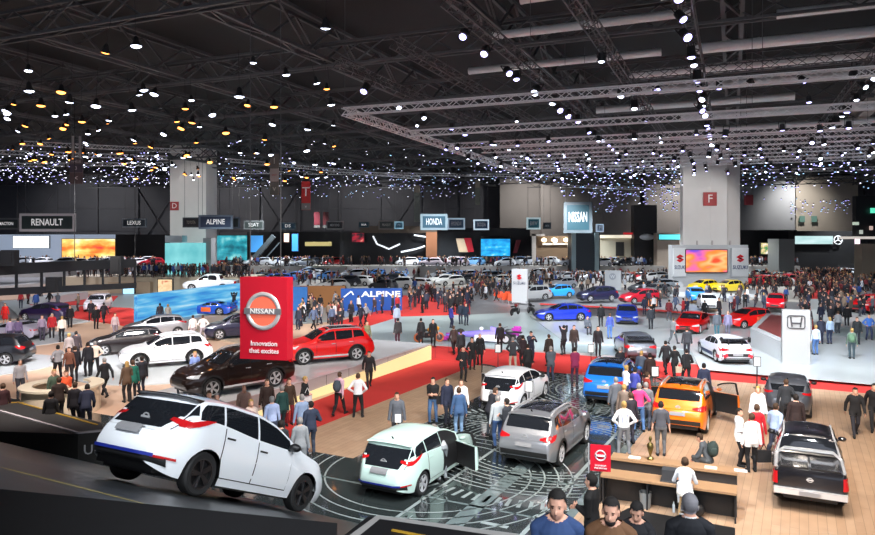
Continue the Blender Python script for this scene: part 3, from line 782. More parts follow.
for v,z in ((10.5,17.6),(29,17.6)):
    a,b_=hu(22,v,z),hu(80,v,z); m=MB(); Ln=(b_-a).length
    m.box(0,-.45,-.05,Ln,.45,0); m.box(0,-.45,.8,Ln,.45,.85); m.box(0,-.03,0,Ln,.03,.8)
    o=m.build('steel_beam',mat('tan_steel',(.34,.31,.28),.6,.1,noise=.1)); o.matrix_world=Matrix.Translation(a)@(b_-a).to_track_quat('X','Z').to_matrix().to_4x4(); tag(o,'wide tan steel beam running away under the roof','beam','tan steel beams')
# ---------------------------------------------------------------- lamps
M_CAN=mat('lamp_housing',(.02,.02,.022),.5,noise=.1)
M_LW=glow('dfe6ff',6); M_LO=glow('ff9a45',5); M_LB=glow('b9b4ff',5); M_LC=glow('a8d4ff',5)
def bell():
    b=MB(); b.lathe([(.06,.5),(.12,.42),(.16,.2),(.27,.03),(.27,0)],14); b.cyl((0,0,.45),(0,0,2.4),.012,n=5); h=b.mesh('housing',[M_CAN],40)
    g=MB(); g.lathe([(.001,-.075),(.13,-.055),(.22,-.01),(.255,.045)],14); return h,g.mesh('lens',[M_LW])
BELL=bell()
def can():
    b=MB(); T=Matrix.Rotation(rad(0),4,'X'); b.lathe([(.001,.42),(.15,.4),(.17,.1),(.22,0),(.14,.01)],14)
    for s in (-1,1): b.bar((s*.21,0,.15),(s*.21,0,.6),.03)
    b.bar((-.21,0,.6),(.21,0,.6),.03); h=b.mesh('housing',[M_CAN],40)
    g=MB(); g.lathe([(.001,-.05),(.08,-.04),(.125,-.01),(.14,.03)],14); return h,g.mesh('lens',[M_LW])
CAN=can()
def lamp(loc,kind,m,tilt=(0,0),s=1,label='',group=''):
    o=link('hanging_lamp' if kind is BELL else 'spotlight',kind[0],None,loc); o.rotation_euler=(tilt[0],0,tilt[1]); o.scale=(s,)*3
    g=link('lens',kind[1],o); setmat(g,m); tag(o,label,'lamp',group); return o
LAMPS=0
# bell lamps over the hall floor on the left
for j,u in enumerate(np.arange(22,84,2.3)):
    for i,v in enumerate(np.arange(-60,8,2.5)):
        p=hu(u+R.uniform(-1,1),v+R.uniform(-1,1),R.uniform(13.2,15.2))
        px=CX+F*p.x/p.y; py=HY-F*(p.z-H)/p.y
        if -6<px<338 and 18<py<182 and p.y>18 and R.random()<(.75 if px<200 else .42) and LAMPS<280:
            warm=R.random()<(.45 if px<130 else .28); LAMPS+=1
            lamp(p,BELL,M_LO if warm else M_LW,(rad(R.uniform(-8,28)),R.uniform(0,6)),R.uniform(.6,1.0),'bell lamp with a warm orange glow hanging under the dark roof' if warm else 'bell lamp with a cool white glow hanging under the dark roof','warm hanging lamps' if warm else 'cool hanging lamps')
# ---------------------------------------------------------------- black trusses with spotlights
def rig(a,b,n,label,group,m=M_ALUD,w=.45,h=.45,lm=(M_LW,M_LB),sp=1.0,jit=.4):
    put_truss(a,b,w,h,m,'lighting_truss',label,'truss',group,.05)
    d=(b-a)
    for k in range(n):
        t=(k+.5+R.uniform(-jit,jit))/n; p=a+d*t; p.z-=.85+R.uniform(0,.25)
        px=CX+F*p.x/p.y; py=HY-F*(p.z-H)/p.y
        if -5<px<880 and py>-8:
            big=p.y<60
            lamp(p,CAN,R.choice(lm),(rad(-R.uniform(-10,50)),R.uniform(-.9,.9)),sp*R.uniform(.75,1.1),'black spotlight with a bright lens clamped under the black truss','spotlights on the black trusses')
for v,u0,u1,n in ((-13,26,60,0),(-5,22,60,4),(9.5,20,56,4),(17,22,56,4),(-9,22,62,15),(-1.5,22,60,17),(6,20,58,16),(13,20,60,16),(21,24,56,9),(-17,28,64,9)):
    rig(hu(u0,v,15.2),hu(u1,v,15.2),n,'black lighting truss running away under the roof','black lighting trusses',sp=1.15)
for u,v0,v1,n in ((30,14,34,12),(35,20,42,12),(38,-6,10,8)):
    rig(hu(u,v0,15.6),hu(u,v1,15.6),n,'black cross lighting truss hanging near the roof','black cross lighting trusses',sp=1.15)
# ---------------------------------------------------------------- the big aluminium rig
AR=rad(21.6); O=Vector((-4.4,33,13))
def ru(u,v,z=13): return Vector((O.x+u*math.sin(AR)+v*math.cos(AR),O.y+u*math.cos(AR)-v*math.sin(AR),z))
AL='long aluminium truss of the suspended rectangular rig'
for u,v1,nm in ((0,34,'first'),(7.5,36,'second'),(13.5,40,'third')):
    put_truss(ru(u,0),ru(u,v1),.32,.32,M_ALU,'aluminium_truss','silver lattice truss, %s cross beam of the suspended rig'%nm,'truss',None,.05)
put_truss(ru(0,0),ru(31,0),.34,.34,M_ALU,'aluminium_truss','silver lattice truss closing the narrow side of the suspended rig','truss',None,.05)
for k,u in enumerate((16.5,19,21.5,24,26.5,29,31)):
    put_truss(ru(u,0 if k==6 else 1.5),ru(u,27),.28,.28,M_ALU,'aluminium_truss','silver lattice truss in the dense far grid of the suspended rig','truss','far grid of the suspended rig',.045)
put_truss(ru(14,27),ru(31,27),.34,.34,M_ALU,'aluminium_truss','silver truss bordering the dense grid on the pillar side','truss',None,.05)
put_truss(ru(11,38),ru(31,31.5),.5,.5,M_ALU,'aluminium_truss','silver truss of the neighbouring rig beyond the grid','truss',None,.05)
put_truss(ru(31,31.5),ru(31,48),.5,.5,M_ALU,'aluminium_truss','silver far beam of the neighbouring rig','truss',None,.05)
SP=0
for u,v1,n in ((0,34,8),(7.5,36,20),(13.5,40,24),(16.5,27,14),(19,27,14),(21.5,27,14),(24,27,14),(26.5,27,14),(29,27,13),(31,27,12)):
    for k in range(n):
        v=1+(v1-2)*(k+.5+R.uniform(-.4,.4))/n; p=ru(u,v,12.05+R.uniform(-.1,.1))
        px=CX+F*p.x/p.y
        if px<878: lamp(p,CAN,R.choice((M_LW,M_LB,M_LB)),(rad(-R.uniform(-20,45)),R.uniform(-1.2,1.2)),R.uniform(.5,.85),'black spotlight hanging from the silver lattice rig','spotlights on the silver rig'); SP+=1
# suspension cables of the rig
for u in (0,7.5,13.5,22,31):
    for v in (0,9,18,27):
        p=ru(u,v); b=MB(); b.bar((0,0,.25),(0,0,18.6-p.z),.02); tag(b.build('suspension_wire',M_ALUD,None,p),'thin wire holding the silver rig under the roof','wire','wires of the silver rig')
# ---------------------------------------------------------------- the far field of little lamps: beyond counting
def far_lamps(nm,label,boxes,m,ms,size=.12,mt=None):
    b=MB()
    for px0,px1,py0,py1,D0,D1,n in boxes:
        for k in range(n):
            D=R.uniform(D0,D1); p=Wp(R.uniform(px0,px1),R.uniform(py0,py1),D); mi=R.choice(ms); s=size*R.uniform(.5,1.1)
            b.lathe([(s*.4,.3),(s,.0)],6,3,Matrix.Translation(p)); b.ball((p.x,p.y,p.z-.02),s*.85,s*.85,s*.35,6,mi)
    o=b.build(nm,m); tag(o,label,'lamps',kind='stuff'); return o
M4=[glow('e6e8ff',3.2),glow('a8a4f0',2.4),glow('98c4f0',2.4),M_CAN,glow('e89858',2.4)]
far_lamps('far_lamps','mass of tiny white lamps glittering over the far end behind the direction boards',[(0,170,152,184,70,100,340),(-10,60,146,180,60,90,60),(120,170,165,188,110,130,50)],M4,(0,0,1,0,1))
far_lamps('far_lamps','mass of tiny lamps glittering between the two concrete pillars',[(218,420,166,186,100,125,230),(240,480,178,198,125,140,200),(420,570,158,184,95,120,130),(218,560,140,168,75,100,80)],M4,(0,0,1,1,2))
far_lamps('far_lamps','mass of violet white lamps beside the big hanging board',[(560,683,163,196,80,120,210),(590,683,188,212,125,145,170),(490,600,160,180,100,120,50)],M4,(1,1,0,1,2),.15)
far_lamps('far_lamps','scattered lamps under the roof beyond the wide pillar',[(741,875,160,190,90,120,90),(790,875,200,215,120,145,90),(741,800,165,200,100,130,30),(741,875,150,175,70,95,50)],M4,(1,1,0,2),.16)
# slim silver rigs over the far booths
for k,(x0,y0,x1,y1,D0,D1) in enumerate(((-5,152,168,158,75,80),(-5,165,168,164,92,92),(20,143,200,152,70,85),(225,160,420,178,90,105),(480,160,560,150,110,100),(225,172,560,176,118,118),(560,170,683,172,105,105),(741,172,875,168,105,100),(562,186,683,190,125,125),(600,172,683,166,95,95))):
    put_truss(Wp(x0,y0,D0),Wp(x1,y1,D1),.4,.4,M_ALU,'aluminium_truss','slim silver truss hanging over the far booths','truss','far silver trusses',.06)
# ---------------------------------------------------------------- hanging direction boards
M_BFR=plain('b9bcc0',.5); M_BFR2=plain('c8dce6')
def board(px0,py0,px1,py1,D,txt,face,frame,tcol,label,ts=.5,group=None,cat='sign',border=.14,fe=0,dep=.3,rz=0,wires=True,sx=1,fitk=None):
    p=Wp(px0,py1,D); q=Wp(px1,py0,D); cx=(p.x+q.x)/2; cz=(p.z+q.z)/2; w=(q.x-p.x)/2; h=(q.z-p.z)/2
    o=empty('hanging_sign',(cx,D,cz),rad(rz),label,cat,group)
    MB().box(-w,-dep/2,-h,w,dep/2,h).build('frame',frame,o)
    bd=border*2*h
    MB().box(-w+bd,-dep/2-.03,-h+bd,w-bd,-dep/2+.02,h-bd).build('face',face,o)
    if txt: text(txt,(2*h)*ts*1.25,o,(0,-dep/2-.05,0),UP,tcol,bold=.012*h,fit=(2*w-2*bd)*(fitk or (.62 if sx==1 else .7)))
    if wires:
        m=MB()
        for s in (-.8,.8): m.bar((s*w,0,h),(s*w,0,19-cz),.035)
        m.build('suspension_wire',M_ALUD,o)
    return o
TW=glow('e8e8e8',.35,'c8c8c8'); g1=plain('33413f'); g2=plain('27343f'); g3=plain('2a5560')  # weak glow in TW brightens letters that the spots hardly light
board(20,213.5,75.5,231.5,88,'RENAULT',g1,glow('9a9598',.18,'9a9598'),TW,'largest grey framed sign, with seven white capitals, above the pale lit booth',.42)  # frame glows a little too, lifting a weakly lit sign
board(-6,218,20,229.5,92,'MACTON',g1,plain('6f7476'),TW,'narrow green grey sign half hidden behind the largest grey framed sign',.3)
board(122.5,218.5,146.5,227.5,110,'LEXUS',g2,plain('7d8790'),TW,'small dark sign alone before the dark wall near the narrower pillar',.5)
board(199,215,233,229,86,'ALPINE',plain('2f3d55'),plain('6e7d8c'),TW,'blue grey sign with six white capitals by the narrower pillar',.42)
board(183,217.5,200,227.5,92,'TOYOTA',plain('3a3a3a'),plain('555a5c'),plain('bdb9a8'),'dark sign partly behind the blue grey sign on the narrower pillar',.36)
board(232,217,240,228.5,92,'',g1,plain('6e7d8c'),TW,'end of a grey green sign showing past the blue grey one by the pillar')
board(244,220.5,264,229.5,105,'SEAT',plain('222b2a'),plain('55595a'),plain('a0a0a0'),'small framed sign just past the blue grey sign by the pillar',.45)
board(280,222.5,296,229.5,112,'DS',plain('274a60'),plain('5d7078'),TW,'small blue sign hanging below the beige direction banner',.5)
board(326.5,221,343.5,229.5,110,'MERCEDES',plain('2c2f30'),plain('8a8a8a'),plain('b5b5b5'),'small dark framed sign just past the narrow red banner',.3)
board(359,222,369,227.5,118,'KIA',plain('1f4152'),plain('33505c'),TW,'tiny blue sign in front of the brown band',.4)
board(378.5,220.5,394.5,229.5,112,'PEUGEOT',plain('3d4443'),plain('77706c'),plain('a8a8a0'),'grey sign touching a small pale blue one',.3)
board(394.5,221.5,403.5,229,112,'VW',plain('4d87a6'),glow('9cc8dc',.3),plain('cfe8f5'),'pale blue lit sign joined to the grey one',.4)
board(420.5,214,447.5,230,84,'HONDA',plain('355a6c'),plain('93a9b2'),plain('e8eef0'),'large steel blue sign with five tall white capitals',.46,sx=.85)
board(447.5,218,465,229.5,92,'HYUNDAI',plain('4b6d8a'),glow('a5bccc',.35),plain('e4eef2'),'pale blue sign touching the large steel blue sign',.4,sx=.7)
board(473.5,219.5,489,230,98,'SKODA',plain('3c5f80'),glow('c8ddec',.5),plain('f2f6f8'),'small bright framed sign above the bright blue screen',.42,sx=.7)
board(526.5,217.5,540.5,229.5,95,'BMW',plain('2e7f90'),glow('b5ccd0',.35),plain('e4f4f6'),'small teal sign before the brown wall',.4,sx=.8)
board(543,222.5,551,229,110,'MINI',plain('2c3a44'),plain('4a555c'),plain('8a979c'),'dim little sign beside the small teal one',.4)
board(596,224,603.5,232,100,'F',plain('8aa6c0'),glow('b8cce0',.35),plain('eaf2ff'),'tiny pale blue sign by the big teal board',.5)
# the big board is turned a little
o=board(564,202,592,233,74,'NISSAN',plain('1a4c5a'),plain('626f76'),plain('e4e8ea'),'largest hanging board, teal with a white surround and white capitals',.36,None,'sign',.1,0,.3,-12,sx=.78,fitk=.82)
# vertical banners
def vbanner(px0,py0,px1,py1,D,bands,label,wire=True):
    p=Wp(px0,py1,D); q=Wp(px1,py0,D); w=(q.x-p.x)/2; o=empty('hanging_banner',((p.x+q.x)/2,D,p.z),0,label,'banner'); Hh=q.z-p.z
    z=Hh
    MB().box(-w,-.05,0,w,.05,Hh).build('panel',plain(bands[0][1]),o)
    for fr,colr,t,tc in bands:
        h=Hh*fr; z-=h
        MB().box(-w*.98,-.08,z+.03,w*.98,-.04,z+h-.03).build('field',plain(colr),o)
        if t: text(t,h*.6 if len(t)<3 else w*.55,o,(0,-.1,z+h/2),UP,plain(tc))
    m=MB()
    for s in (-.8,.8): m.bar((s*w,0,Hh),(s*w,0,19-p.z),.03)
    m.build('suspension_wire',M_ALUD,o); return o
vbanner(301.5,181.5,310.5,210,80,[(.75,'c8302c','T','f4f0ee'),(.25,'8a8a86','v','ffffff')],'narrow red hanging banner with a white glass symbol')
vbanner(270,154,279,195,75,[(.35,'6f6b62','1','c8c4b8'),(.33,'b8ada6','EXIT','b83838'),(.32,'77766c','v','c8c4b8')],'tall beige and grey hanging direction banner')
vbanner(70,159,83,184,60,[(.2,'6a5d60','HALLE','d0c8c8'),(.35,'4a4350','3','b0a8b0'),(.45,'584848','<','d8d0d0')],'brown hanging direction banner with a white arrow above the largest grey framed sign')
m=MB(); p=Wp(73,140,60); q=Wp(80,140,60)
for a in (p,q): m.box(a.x-.09,60-.05,Wp(0,158,60).z,a.x+.09,60.05,Wp(0,136,60).z)
tag(m.build('banner_bracket',plain('a5a0a0')),'two pale rods above the brown direction banner','bracket')
vbanner(414,185,420,222,120,[(.2,'8a8070','',''),(.8,'6c7068','','')],'slim grey green hanging banner above the large steel blue sign')
vbanner(475,180,480,205,120,[(.3,'8a8070','',''),(.7,'707468','','')],'slim grey hanging banner above the small bright sign')
for i,(x,c) in enumerate(((317,'5a1420'),(326,'4a1018'))): vbanner(x-3,212,x+3,228,125,[(.8,c,'',''),(.2,'555555','','')],'dark red hanging banner, %s of the dim pair'%('first' if i==0 else 'second'))
vbanner(735+9,195,735+18,205,100,[(1,'7c2028','','')],'small dull red panel hanging beside the wide pillar')
# ---------------------------------------------------------------- far booths
def bx(nm,px0,py0,px1,py1,D,dep,m,label=None,cat='booth',z0=None,kind=None,parent=None,rz=0):
    p=Wp(px0,py1,D); q=Wp(px1,py0,D); w=(q.x-p.x)/2; cz=p.z if z0 is None else z0
    o=MB().box(-w,0,0,w,dep,q.z-cz).build(nm,m,None,((p.x+q.x)/2,D,cz),rad(rz)); tag(o,label,cat,None,kind); return o
def screen_mat(name,cols,scale,strength,rot=0,kind='noise'):
    m=bpy.data.materials.new(name); m.use_nodes=True; nt=m.node_tree; b=nt.nodes['Principled BSDF']
    tc=nt.nodes.new('ShaderNodeTexCoord'); mp=nt.nodes.new('ShaderNodeMapping'); mp.inputs['Scale'].default_value=scale; mp.inputs['Rotation'].default_value=(0,rot,0)
    n=nt.nodes.new('ShaderNodeTexNoise'); n.inputs['Scale'].default_value=1; n.inputs['Detail'].default_value=5 if kind=='noise' else 1
    cr=nt.nodes.new('ShaderNodeValToRGB'); el=cr.color_ramp.elements
    while len(el)<len(cols): el.new(.5)
    for e,(pos,h) in zip(el,cols): e.position=pos; e.color=hexc(h)+(1,)
    nt.links.new(tc.outputs['Generated'],mp.inputs[0]); nt.links.new(mp.outputs[0],n.inputs['Vector']); nt.links.new(n.outputs['Fac'],cr.inputs[0])
    nt.links.new(cr.outputs[0],b.inputs['Emission Color']); b.inputs['Emission Strength'].default_value=strength; b.inputs['Base Color'].default_value=(.02,.02,.02,1)
    return m
def screen(px0,py0,px1,py1,D,m,label,z0=None):
    p=Wp(px0,py1,D); q=Wp(px1,py0,D); w=(q.x-p.x)/2; zz=p.z if z0 is None else z0; o=empty('video_screen',((p.x+q.x)/2,D,zz),0,label,'screen')
    MB().box(-w-.1,0,-.1,w+.1,.3,q.z-zz+.1).build('casing',M_BLACK,o); MB().box(-w,-.02,0,w,.0,q.z-zz).build('display',m,o); return o
S_OR=screen_mat('screen_sunset',[(.3,'e02838'),(.42,'f08030'),(.55,'f8d070'),(.68,'fff6d8')],(2.2,1,2.5),1.0)
S_SUZ=screen_mat('screen_orange',[(.3,'6a3fc0'),(.42,'e85f90'),(.5,'f87a20'),(.62,'ffb070'),(.75,'d84010')],(1.6,1,2.2),1.0,.6,'n')
S_BLUE=screen_mat('screen_blue',[(.35,'0f7ac8'),(.6,'28b4ee'),(.75,'b8ecff')],(4,1,5),.9)
S_TEAL=screen_mat('screen_teal',[(.35,'0c5f70'),(.55,'2aa0b0'),(.7,'8fd8d8')],(3,1,3),.8)
S_CY=screen_mat('screen_cyan',[(.3,'5fb8c0'),(.6,'88d8dc'),(.75,'d8f4f4')],(2,1,2),.75)
S_DES=screen_mat('screen_desert',[(.4,'4aa8e0'),(.58,'6ec0ee'),(.62,'c8d8e0'),(.72,'5c7890')],(5,1,9),.75)
S_PINK=screen_mat('screen_pale',[(.3,'d8eef0'),(.6,'a8d0d0'),(.8,'f04050')],(1.4,1,1),.8)
bx('exhibition_booth',-30,234.5,114.5,266,140,2,glow('aebfd8',.35,'c8d0e0'),'long pale lit booth wall behind the largest grey framed sign','booth')
screen(13,236,49,248,139.5,glow('e8f2ff',1.0),'white video screen on the pale booth wall')
screen(62,239,115,262.5,139,S_OR,'orange sunset video screen on the pale booth wall')
bx('exhibition_booth',115.5,234.5,165,258,138,6,plain('101013'),'black windowless booth box beside the orange screen','booth',0)
bx('display_cube',165,243,203.5,300,96,5,S_CY,'glowing cyan booth block in front of the narrower pillar','booth',0)
bx('booth_header',165,235.5,182,242.5,96,2,plain('b8c8d0'),'pale booth header above the cyan block','booth')
bx('exhibition_booth',203,238,211,300,97,2,plain('8a8a8c'),'narrow grey panel beside the cyan block','booth',0)
screen(216,235.5,247,260,128,S_TEAL,'teal video screen past the narrower pillar')
screen(250,235.5,263,252,128,glow('3f88c8',.7),'dim blue screen with a slanting stair in front')
b=MB(); a=Wp(254,258,126); c=Wp(274,236,126); b.bar(a,c,1.0,.8); b.bar((a.x+1,a.y,a.z-1.2),(c.x+1,c.y,c.z-1.2),.2); tag(b.build('staircase',plain('5a6468')),'slanting grey staircase beside the teal screen','staircase')
screen(284,233.5,289,242,124,glow('e8c0a8',.9),'small upright peach coloured light box')
screen(292,234,298,251,124,glow('3a8ae0',.9),'small upright blue light box')
bx('exhibition_booth',247,232,360,262,146,1,plain('15161a'),'black booth wall across the far end','booth',0)
bx('booth_header',305,242,330,246,122,2,glow('c8b878',.5),'low yellow lit header over a far stand','booth')
bx('booth_header',360,226,437,233,130,1,plain('5a4d40'),'long brown header band below the small signs','booth')
bx('exhibition_booth',340,233,426,262,131,1,plain('0d0e12'),'black booth with white light strokes','booth',0)
for i,(pts) in enumerate((((373,236),(377,244),(389,249),(400,244)),((401,252),(416,249),(425,246)),((414,235),(426,237)))):
    m=MB()
    for a,c in zip(pts,pts[1:]): m.bar(Wp(a[0],a[1],130),Wp(c[0],c[1],130),.28)
    tag(m.build('light_strip',glow('dfe4ea',.8)),('white bent light stroke in the middle of the black booth','short rising light stroke at the edge of the black booth','thin level light stroke high in the black booth')[i],'light')
bx('exhibition_booth',426,232,437,262,129,3,plain('8a5a3c'),'brown wooden booth corner below the large steel blue sign','booth',0)
screen(352,233,364,242,130,screen_mat('screen_red',[(.4,'181820'),(.6,'c02038'),(.75,'e8a890')],(2,1,2),.7),'small screen with red shapes on the black booth')
bx('exhibition_booth',437,232,481,262,133,1,plain('24282c'),'dark grey booth wall with beige and red fins','booth',0)
def fin(x0,x1,x2,x3,y0,y1,D,h,label):
    m=MB(); P=[Wp(x0,y0,D),Wp(x1,y0,D),Wp(x3,y1,D),Wp(x2,y1,D)]; m.loft([[tuple(p) for p in P],[(p.x,p.y+.6,p.z) for p in P]]); tag(m.build('booth_fin',plain(h)),label,'fin')
fin(456,464,459,468,238.5,252,131,'d8c0a0','slanting beige fin in the dark booth'); fin(464,471,468,474,238,252,131,'c02030','slanting bright red fin next to the beige one'); fin(516,521,513,517,240,253,131,'7a1c28','slanting dark red fin beside the blue screen')
screen(481,239,510,256,131,S_BLUE,'bright blue video screen beyond the dark booth with fins')
bx('exhibition_booth',437,228,530,236,134,1,plain('1b1c1f'),'dark header band above the blue screen','booth')
bx('exhibition_booth',511,236,535,262,134,1,plain('1e1a1c'),'dark booth wall just past the blue screen','booth',0)
bx('exhibition_booth',534,236,572,262,128,2,plain('6a5540'),'brown lit booth wall with a small white emblem','booth',0)
m=MB()
for x in (544,554,566): m.ball(Wp(x,240,127.5),.5,.3,.4,8)
tag(m.build('wall_light',glow('ffe8c0',2.5)),'three small warm lights along the brown booth wall','light')
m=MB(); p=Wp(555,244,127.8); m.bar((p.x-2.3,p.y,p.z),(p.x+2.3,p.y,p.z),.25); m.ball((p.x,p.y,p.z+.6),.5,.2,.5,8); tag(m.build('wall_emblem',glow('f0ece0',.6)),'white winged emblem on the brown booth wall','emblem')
b=MB(); 
p=Wp(532,234,127);q=Wp(536,262,127); b.box(p.x,127,0,q.x,127.6,p.z); p=Wp(532,234,127);q=Wp(545,236,127); b.box(p.x,127,q.z,q.x,127.6,p.z); tag(b.build('booth_portal',plain('a8a098')),'pale portal frame at the edge of the brown booth','portal')
bx('exhibition_booth',572,232,600,262,120,4,plain('1d2a36'),'tall dark blue booth block under the big teal board','booth',0)
for i,x in enumerate((572,595)): bx('booth_column',x,233,x+4,262,119.5,.8,plain('8fa4a8'),'pale column at the %s edge of the dark blue block'%('near' if i else 'far'),'column',0)
bx('exhibition_booth',600,236,634,262,130,2,plain('c8c0a8'),'cream booth wall with a dark doorway','booth',0)
bx('booth_doorway',616,242,624,256,129.8,.4,plain('2c2a28'),'dark doorway in the cream booth','doorway')
bx('booth_header',600,235,634,238,129.6,.6,glow('e8e0c8',.6),'thin lit cream header over the booth','booth')
bx('booth_header',624,232.5,645,234.5,129,.6,glow('c02028',.5),'thin red header next to the cream booth','booth')
bx('exhibition_booth',634,205,657,262,128,2,plain('16161a'),'tall black booth tower with an oval emblem','booth',0)
m=MB(); p=Wp(647,237,127.8); m.ball(p,1.4,.15,.6,12); tag(m.build('wall_emblem',plain('c8ccd0',.3,.6)),'silver oval emblem on the black tower','emblem')
bx('exhibition_booth',657,233,683,262,125,2,plain('b8a898'),'pale booth wall beside the wide pillar','booth',0)
screen(659,234.5,682,239.5,124.5,glow('58d0d8',.8),'thin turquoise lit band beside the wide pillar')
bx('exhibition_booth',741,230,797,262,136,2,plain('18191b'),'black low wall behind the cars past the wide pillar','booth',0)
bx('grey_booth',779,239,794.5,262,118,4,plain('6a6c6a'),'plain grey booth box past the wide pillar','booth',0)
screen(761,243,768,254,122,screen_mat('screen_green',[(.4,'40905c'),(.55,'f0d090'),(.65,'e8e8e8')],(2,1,3),.8),'small upright green and yellow screen')
bx('exhibition_booth',794,231,860,262,126,2,plain('141416'),'long black booth with a star emblem','booth',0)
screen(795,236,833,244,125.5,S_PINK,'long pale band turning red on the black booth')
m=MB(); p=Wp(838,240,125.6)
for k in range(20):
    a,c=2*PI*k/20,2*PI*(k+1)/20; m.bar((p.x+math.cos(a)*.75,p.y,p.z+math.sin(a)*.75),(p.x+math.cos(c)*.75,p.y,p.z+math.sin(c)*.75),.12)
for k in range(3): a=PI/2+2*PI*k/3; m.bar(p,(p.x+math.cos(a)*.75,p.y,p.z+math.sin(a)*.75),.12)
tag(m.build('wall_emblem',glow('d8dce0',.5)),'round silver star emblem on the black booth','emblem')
bx('booth_header',854,236.5,880,239,110,4,glow('e0d8d0',.5),'pale portal header at the far edge of the hall','booth')
bx('booth_column',857,239,860,252,110,.6,glow('f4dcec',1.2),'glowing pink white column below the pale header','column')
bx('wall_cladding',856,196,884,236,112,1,plain('14161c'),'dark panel wall with little signs at the hall edge','booth')
bx('exhibition_booth',862,244,884,262,108,2,plain('a89a88'),'beige low wall under the pale header','booth',0)
for i,(x,y,wd,h,c) in enumerate(((853,222,6,3,'a8b8a8'),(870,226,3,4,'b8a098'),(860,230,3,4,'a0a8a0'),(871,208,4,5,'60e8c0'))):
    p=Wp(x,y,111.5); bx('small_sign',x,y,x+wd,y+h,111.5,.2,glow(c,.7),('pale oblong','little beige','small grey','bright green')[i]+' lit sign on the dark panel wall at the hall edge','sign')
for i,x in enumerate((797+3,812)): bx('small_sign',x,216,x+5,222,147,.3,glow('5a7a70',.3),('green emergency sign, first on the beige wall','green emergency sign, second on the beige wall')[i],'sign')
# ---------------------------------------------------------------- stand floors
def slab(nm,pts,z0,z1,m,kind='structure',label=None,cat=None):
    o=MB().poly([(p[0],p[1]) for p in pts],z0,z1).build(nm,m)
    if kind: o['kind']=kind
    if label: tag(o,label,cat)
    return o
def uvrect(u0,u1,v0,v1): return [uv(u0,v0),uv(u0,v1),uv(u1,v1),uv(u1,v0)]
def UV(px,py,z=0): return to_uv(G(px,py,z))
def carpet(name,col,rough=.95): return mat(name,col,rough,noise=.12,nscale=1.2)
M_RED=carpet('red_carpet',(.50,.022,.018)); M_BEIGE=mat('beige_floor',(.56,.38,.27),.38,noise=.07,nscale=.5)
M_WHITE=mat('white_gloss',(.50,.54,.555),.26,coat=.12,noise=.03,nscale=.5); M_PALE=mat('pale_blue_gloss',(.34,.41,.42),.32,coat=.08,noise=.05,nscale=.3)
M_GREYF=mat('grey_stand_floor',(.27,.31,.32),.3,noise=.08,nscale=.3)
def plank_mat(name,c1,c2,rough=.42,ang=0,w=3.2,l=.35):
    m=bpy.data.materials.new(name); m.use_nodes=True; nt=m.node_tree; b=nt.nodes['Principled BSDF']; b.inputs['Roughness'].default_value=rough
    tc=nt.nodes.new('ShaderNodeTexCoord'); mp=nt.nodes.new('ShaderNodeMapping'); mp.inputs['Rotation'].default_value=(0,0,ang); mp.inputs['Scale'].default_value=(1,1,1)
    br=nt.nodes.new('ShaderNodeTexBrick'); br.inputs['Scale'].default_value=1; br.inputs['Brick Width'].default_value=2.2; br.inputs['Row Height'].default_value=.2; br.inputs['Mortar Size'].default_value=.006
    br.inputs['Color1'].default_value=c1+(1,); br.inputs['Color2'].default_value=c2+(1,); br.inputs['Mortar'].default_value=tuple(x*.5 for x in c1)+(1,)
    n=nt.nodes.new('ShaderNodeTexNoise'); n.inputs['Scale'].default_value=2; mx=nt.nodes.new('ShaderNodeMix'); mx.data_type='RGBA'; mx.blend_type='MULTIPLY'; mx.inputs[0].default_value=.35
    nt.links.new(tc.outputs['Object'],mp.inputs[0]); nt.links.new(mp.outputs[0],br.inputs['Vector']); nt.links.new(mp.outputs[0],n.inputs['Vector'])
    nt.links.new(br.outputs['Color'],mx.inputs[6]); nt.links.new(n.outputs['Fac'],mx.inputs[7]); nt.links.new(mx.outputs[2],b.inputs['Base Color'])
    return m
M_WOOD=plank_mat('oak_planks',(.52,.35,.23),(.45,.29,.185),.4,-rad(UANG))
M_WOODT=mat('counter_oak',(.33,.2,.11),.35,noise=.15,nscale=3)
M_DARKP=plank_mat('dark_ramp_planks',(.018,.02,.022),(.03,.033,.036),.33,-rad(UANG)+PI/2)
M_STAGE=mat('black_stage_gloss',(.03,.038,.038),.12,coat=1,noise=.2,nscale=.5)
uL,vL=UV(353,460); uT,_=UV(560,374); _,vR=UV(590,500)
_,vC=UV(380,404)                 # red / wood border
uA,_=UV(600,357)                 # carpet border to the pale stands
slab('carpet_floor',[uv(-6,vC-6),uv(-6,60),uv(uA+.2,60),uv(uA+.2,vC-6)],0,.012,M_RED)       # broad aisle
slab('carpet_floor',[uv(18,-19),uv(18,vC),uv(uA+1,vC+1),uv(uA+1,vC-5),uv(uA-1,-19)],.0,.016,M_RED)
slab('carpet_floor',uvrect(35.3,uA+.4,-27,vC),0,.034,M_RED)
slab('wood_floor',uvrect(uL,uT,vC,vL),0,.06,M_WOOD)
slab('wood_floor',uvrect(-10,UV(780,387)[0],vR,45),0,.06,M_WOOD)
slab('stair_floor',[G(628,511),G(735,531),G(735,640),G(560,640),G(575,540)],.0,.075,MC.get('black_plastic'))
stg=slab('stage_floor',[uv(uL,vL),uv(uL,-40),uv(-10,-40),uv(-10,vR),uv(uT,vR),uv(uT,vL)],0,.05,M_STAGE)
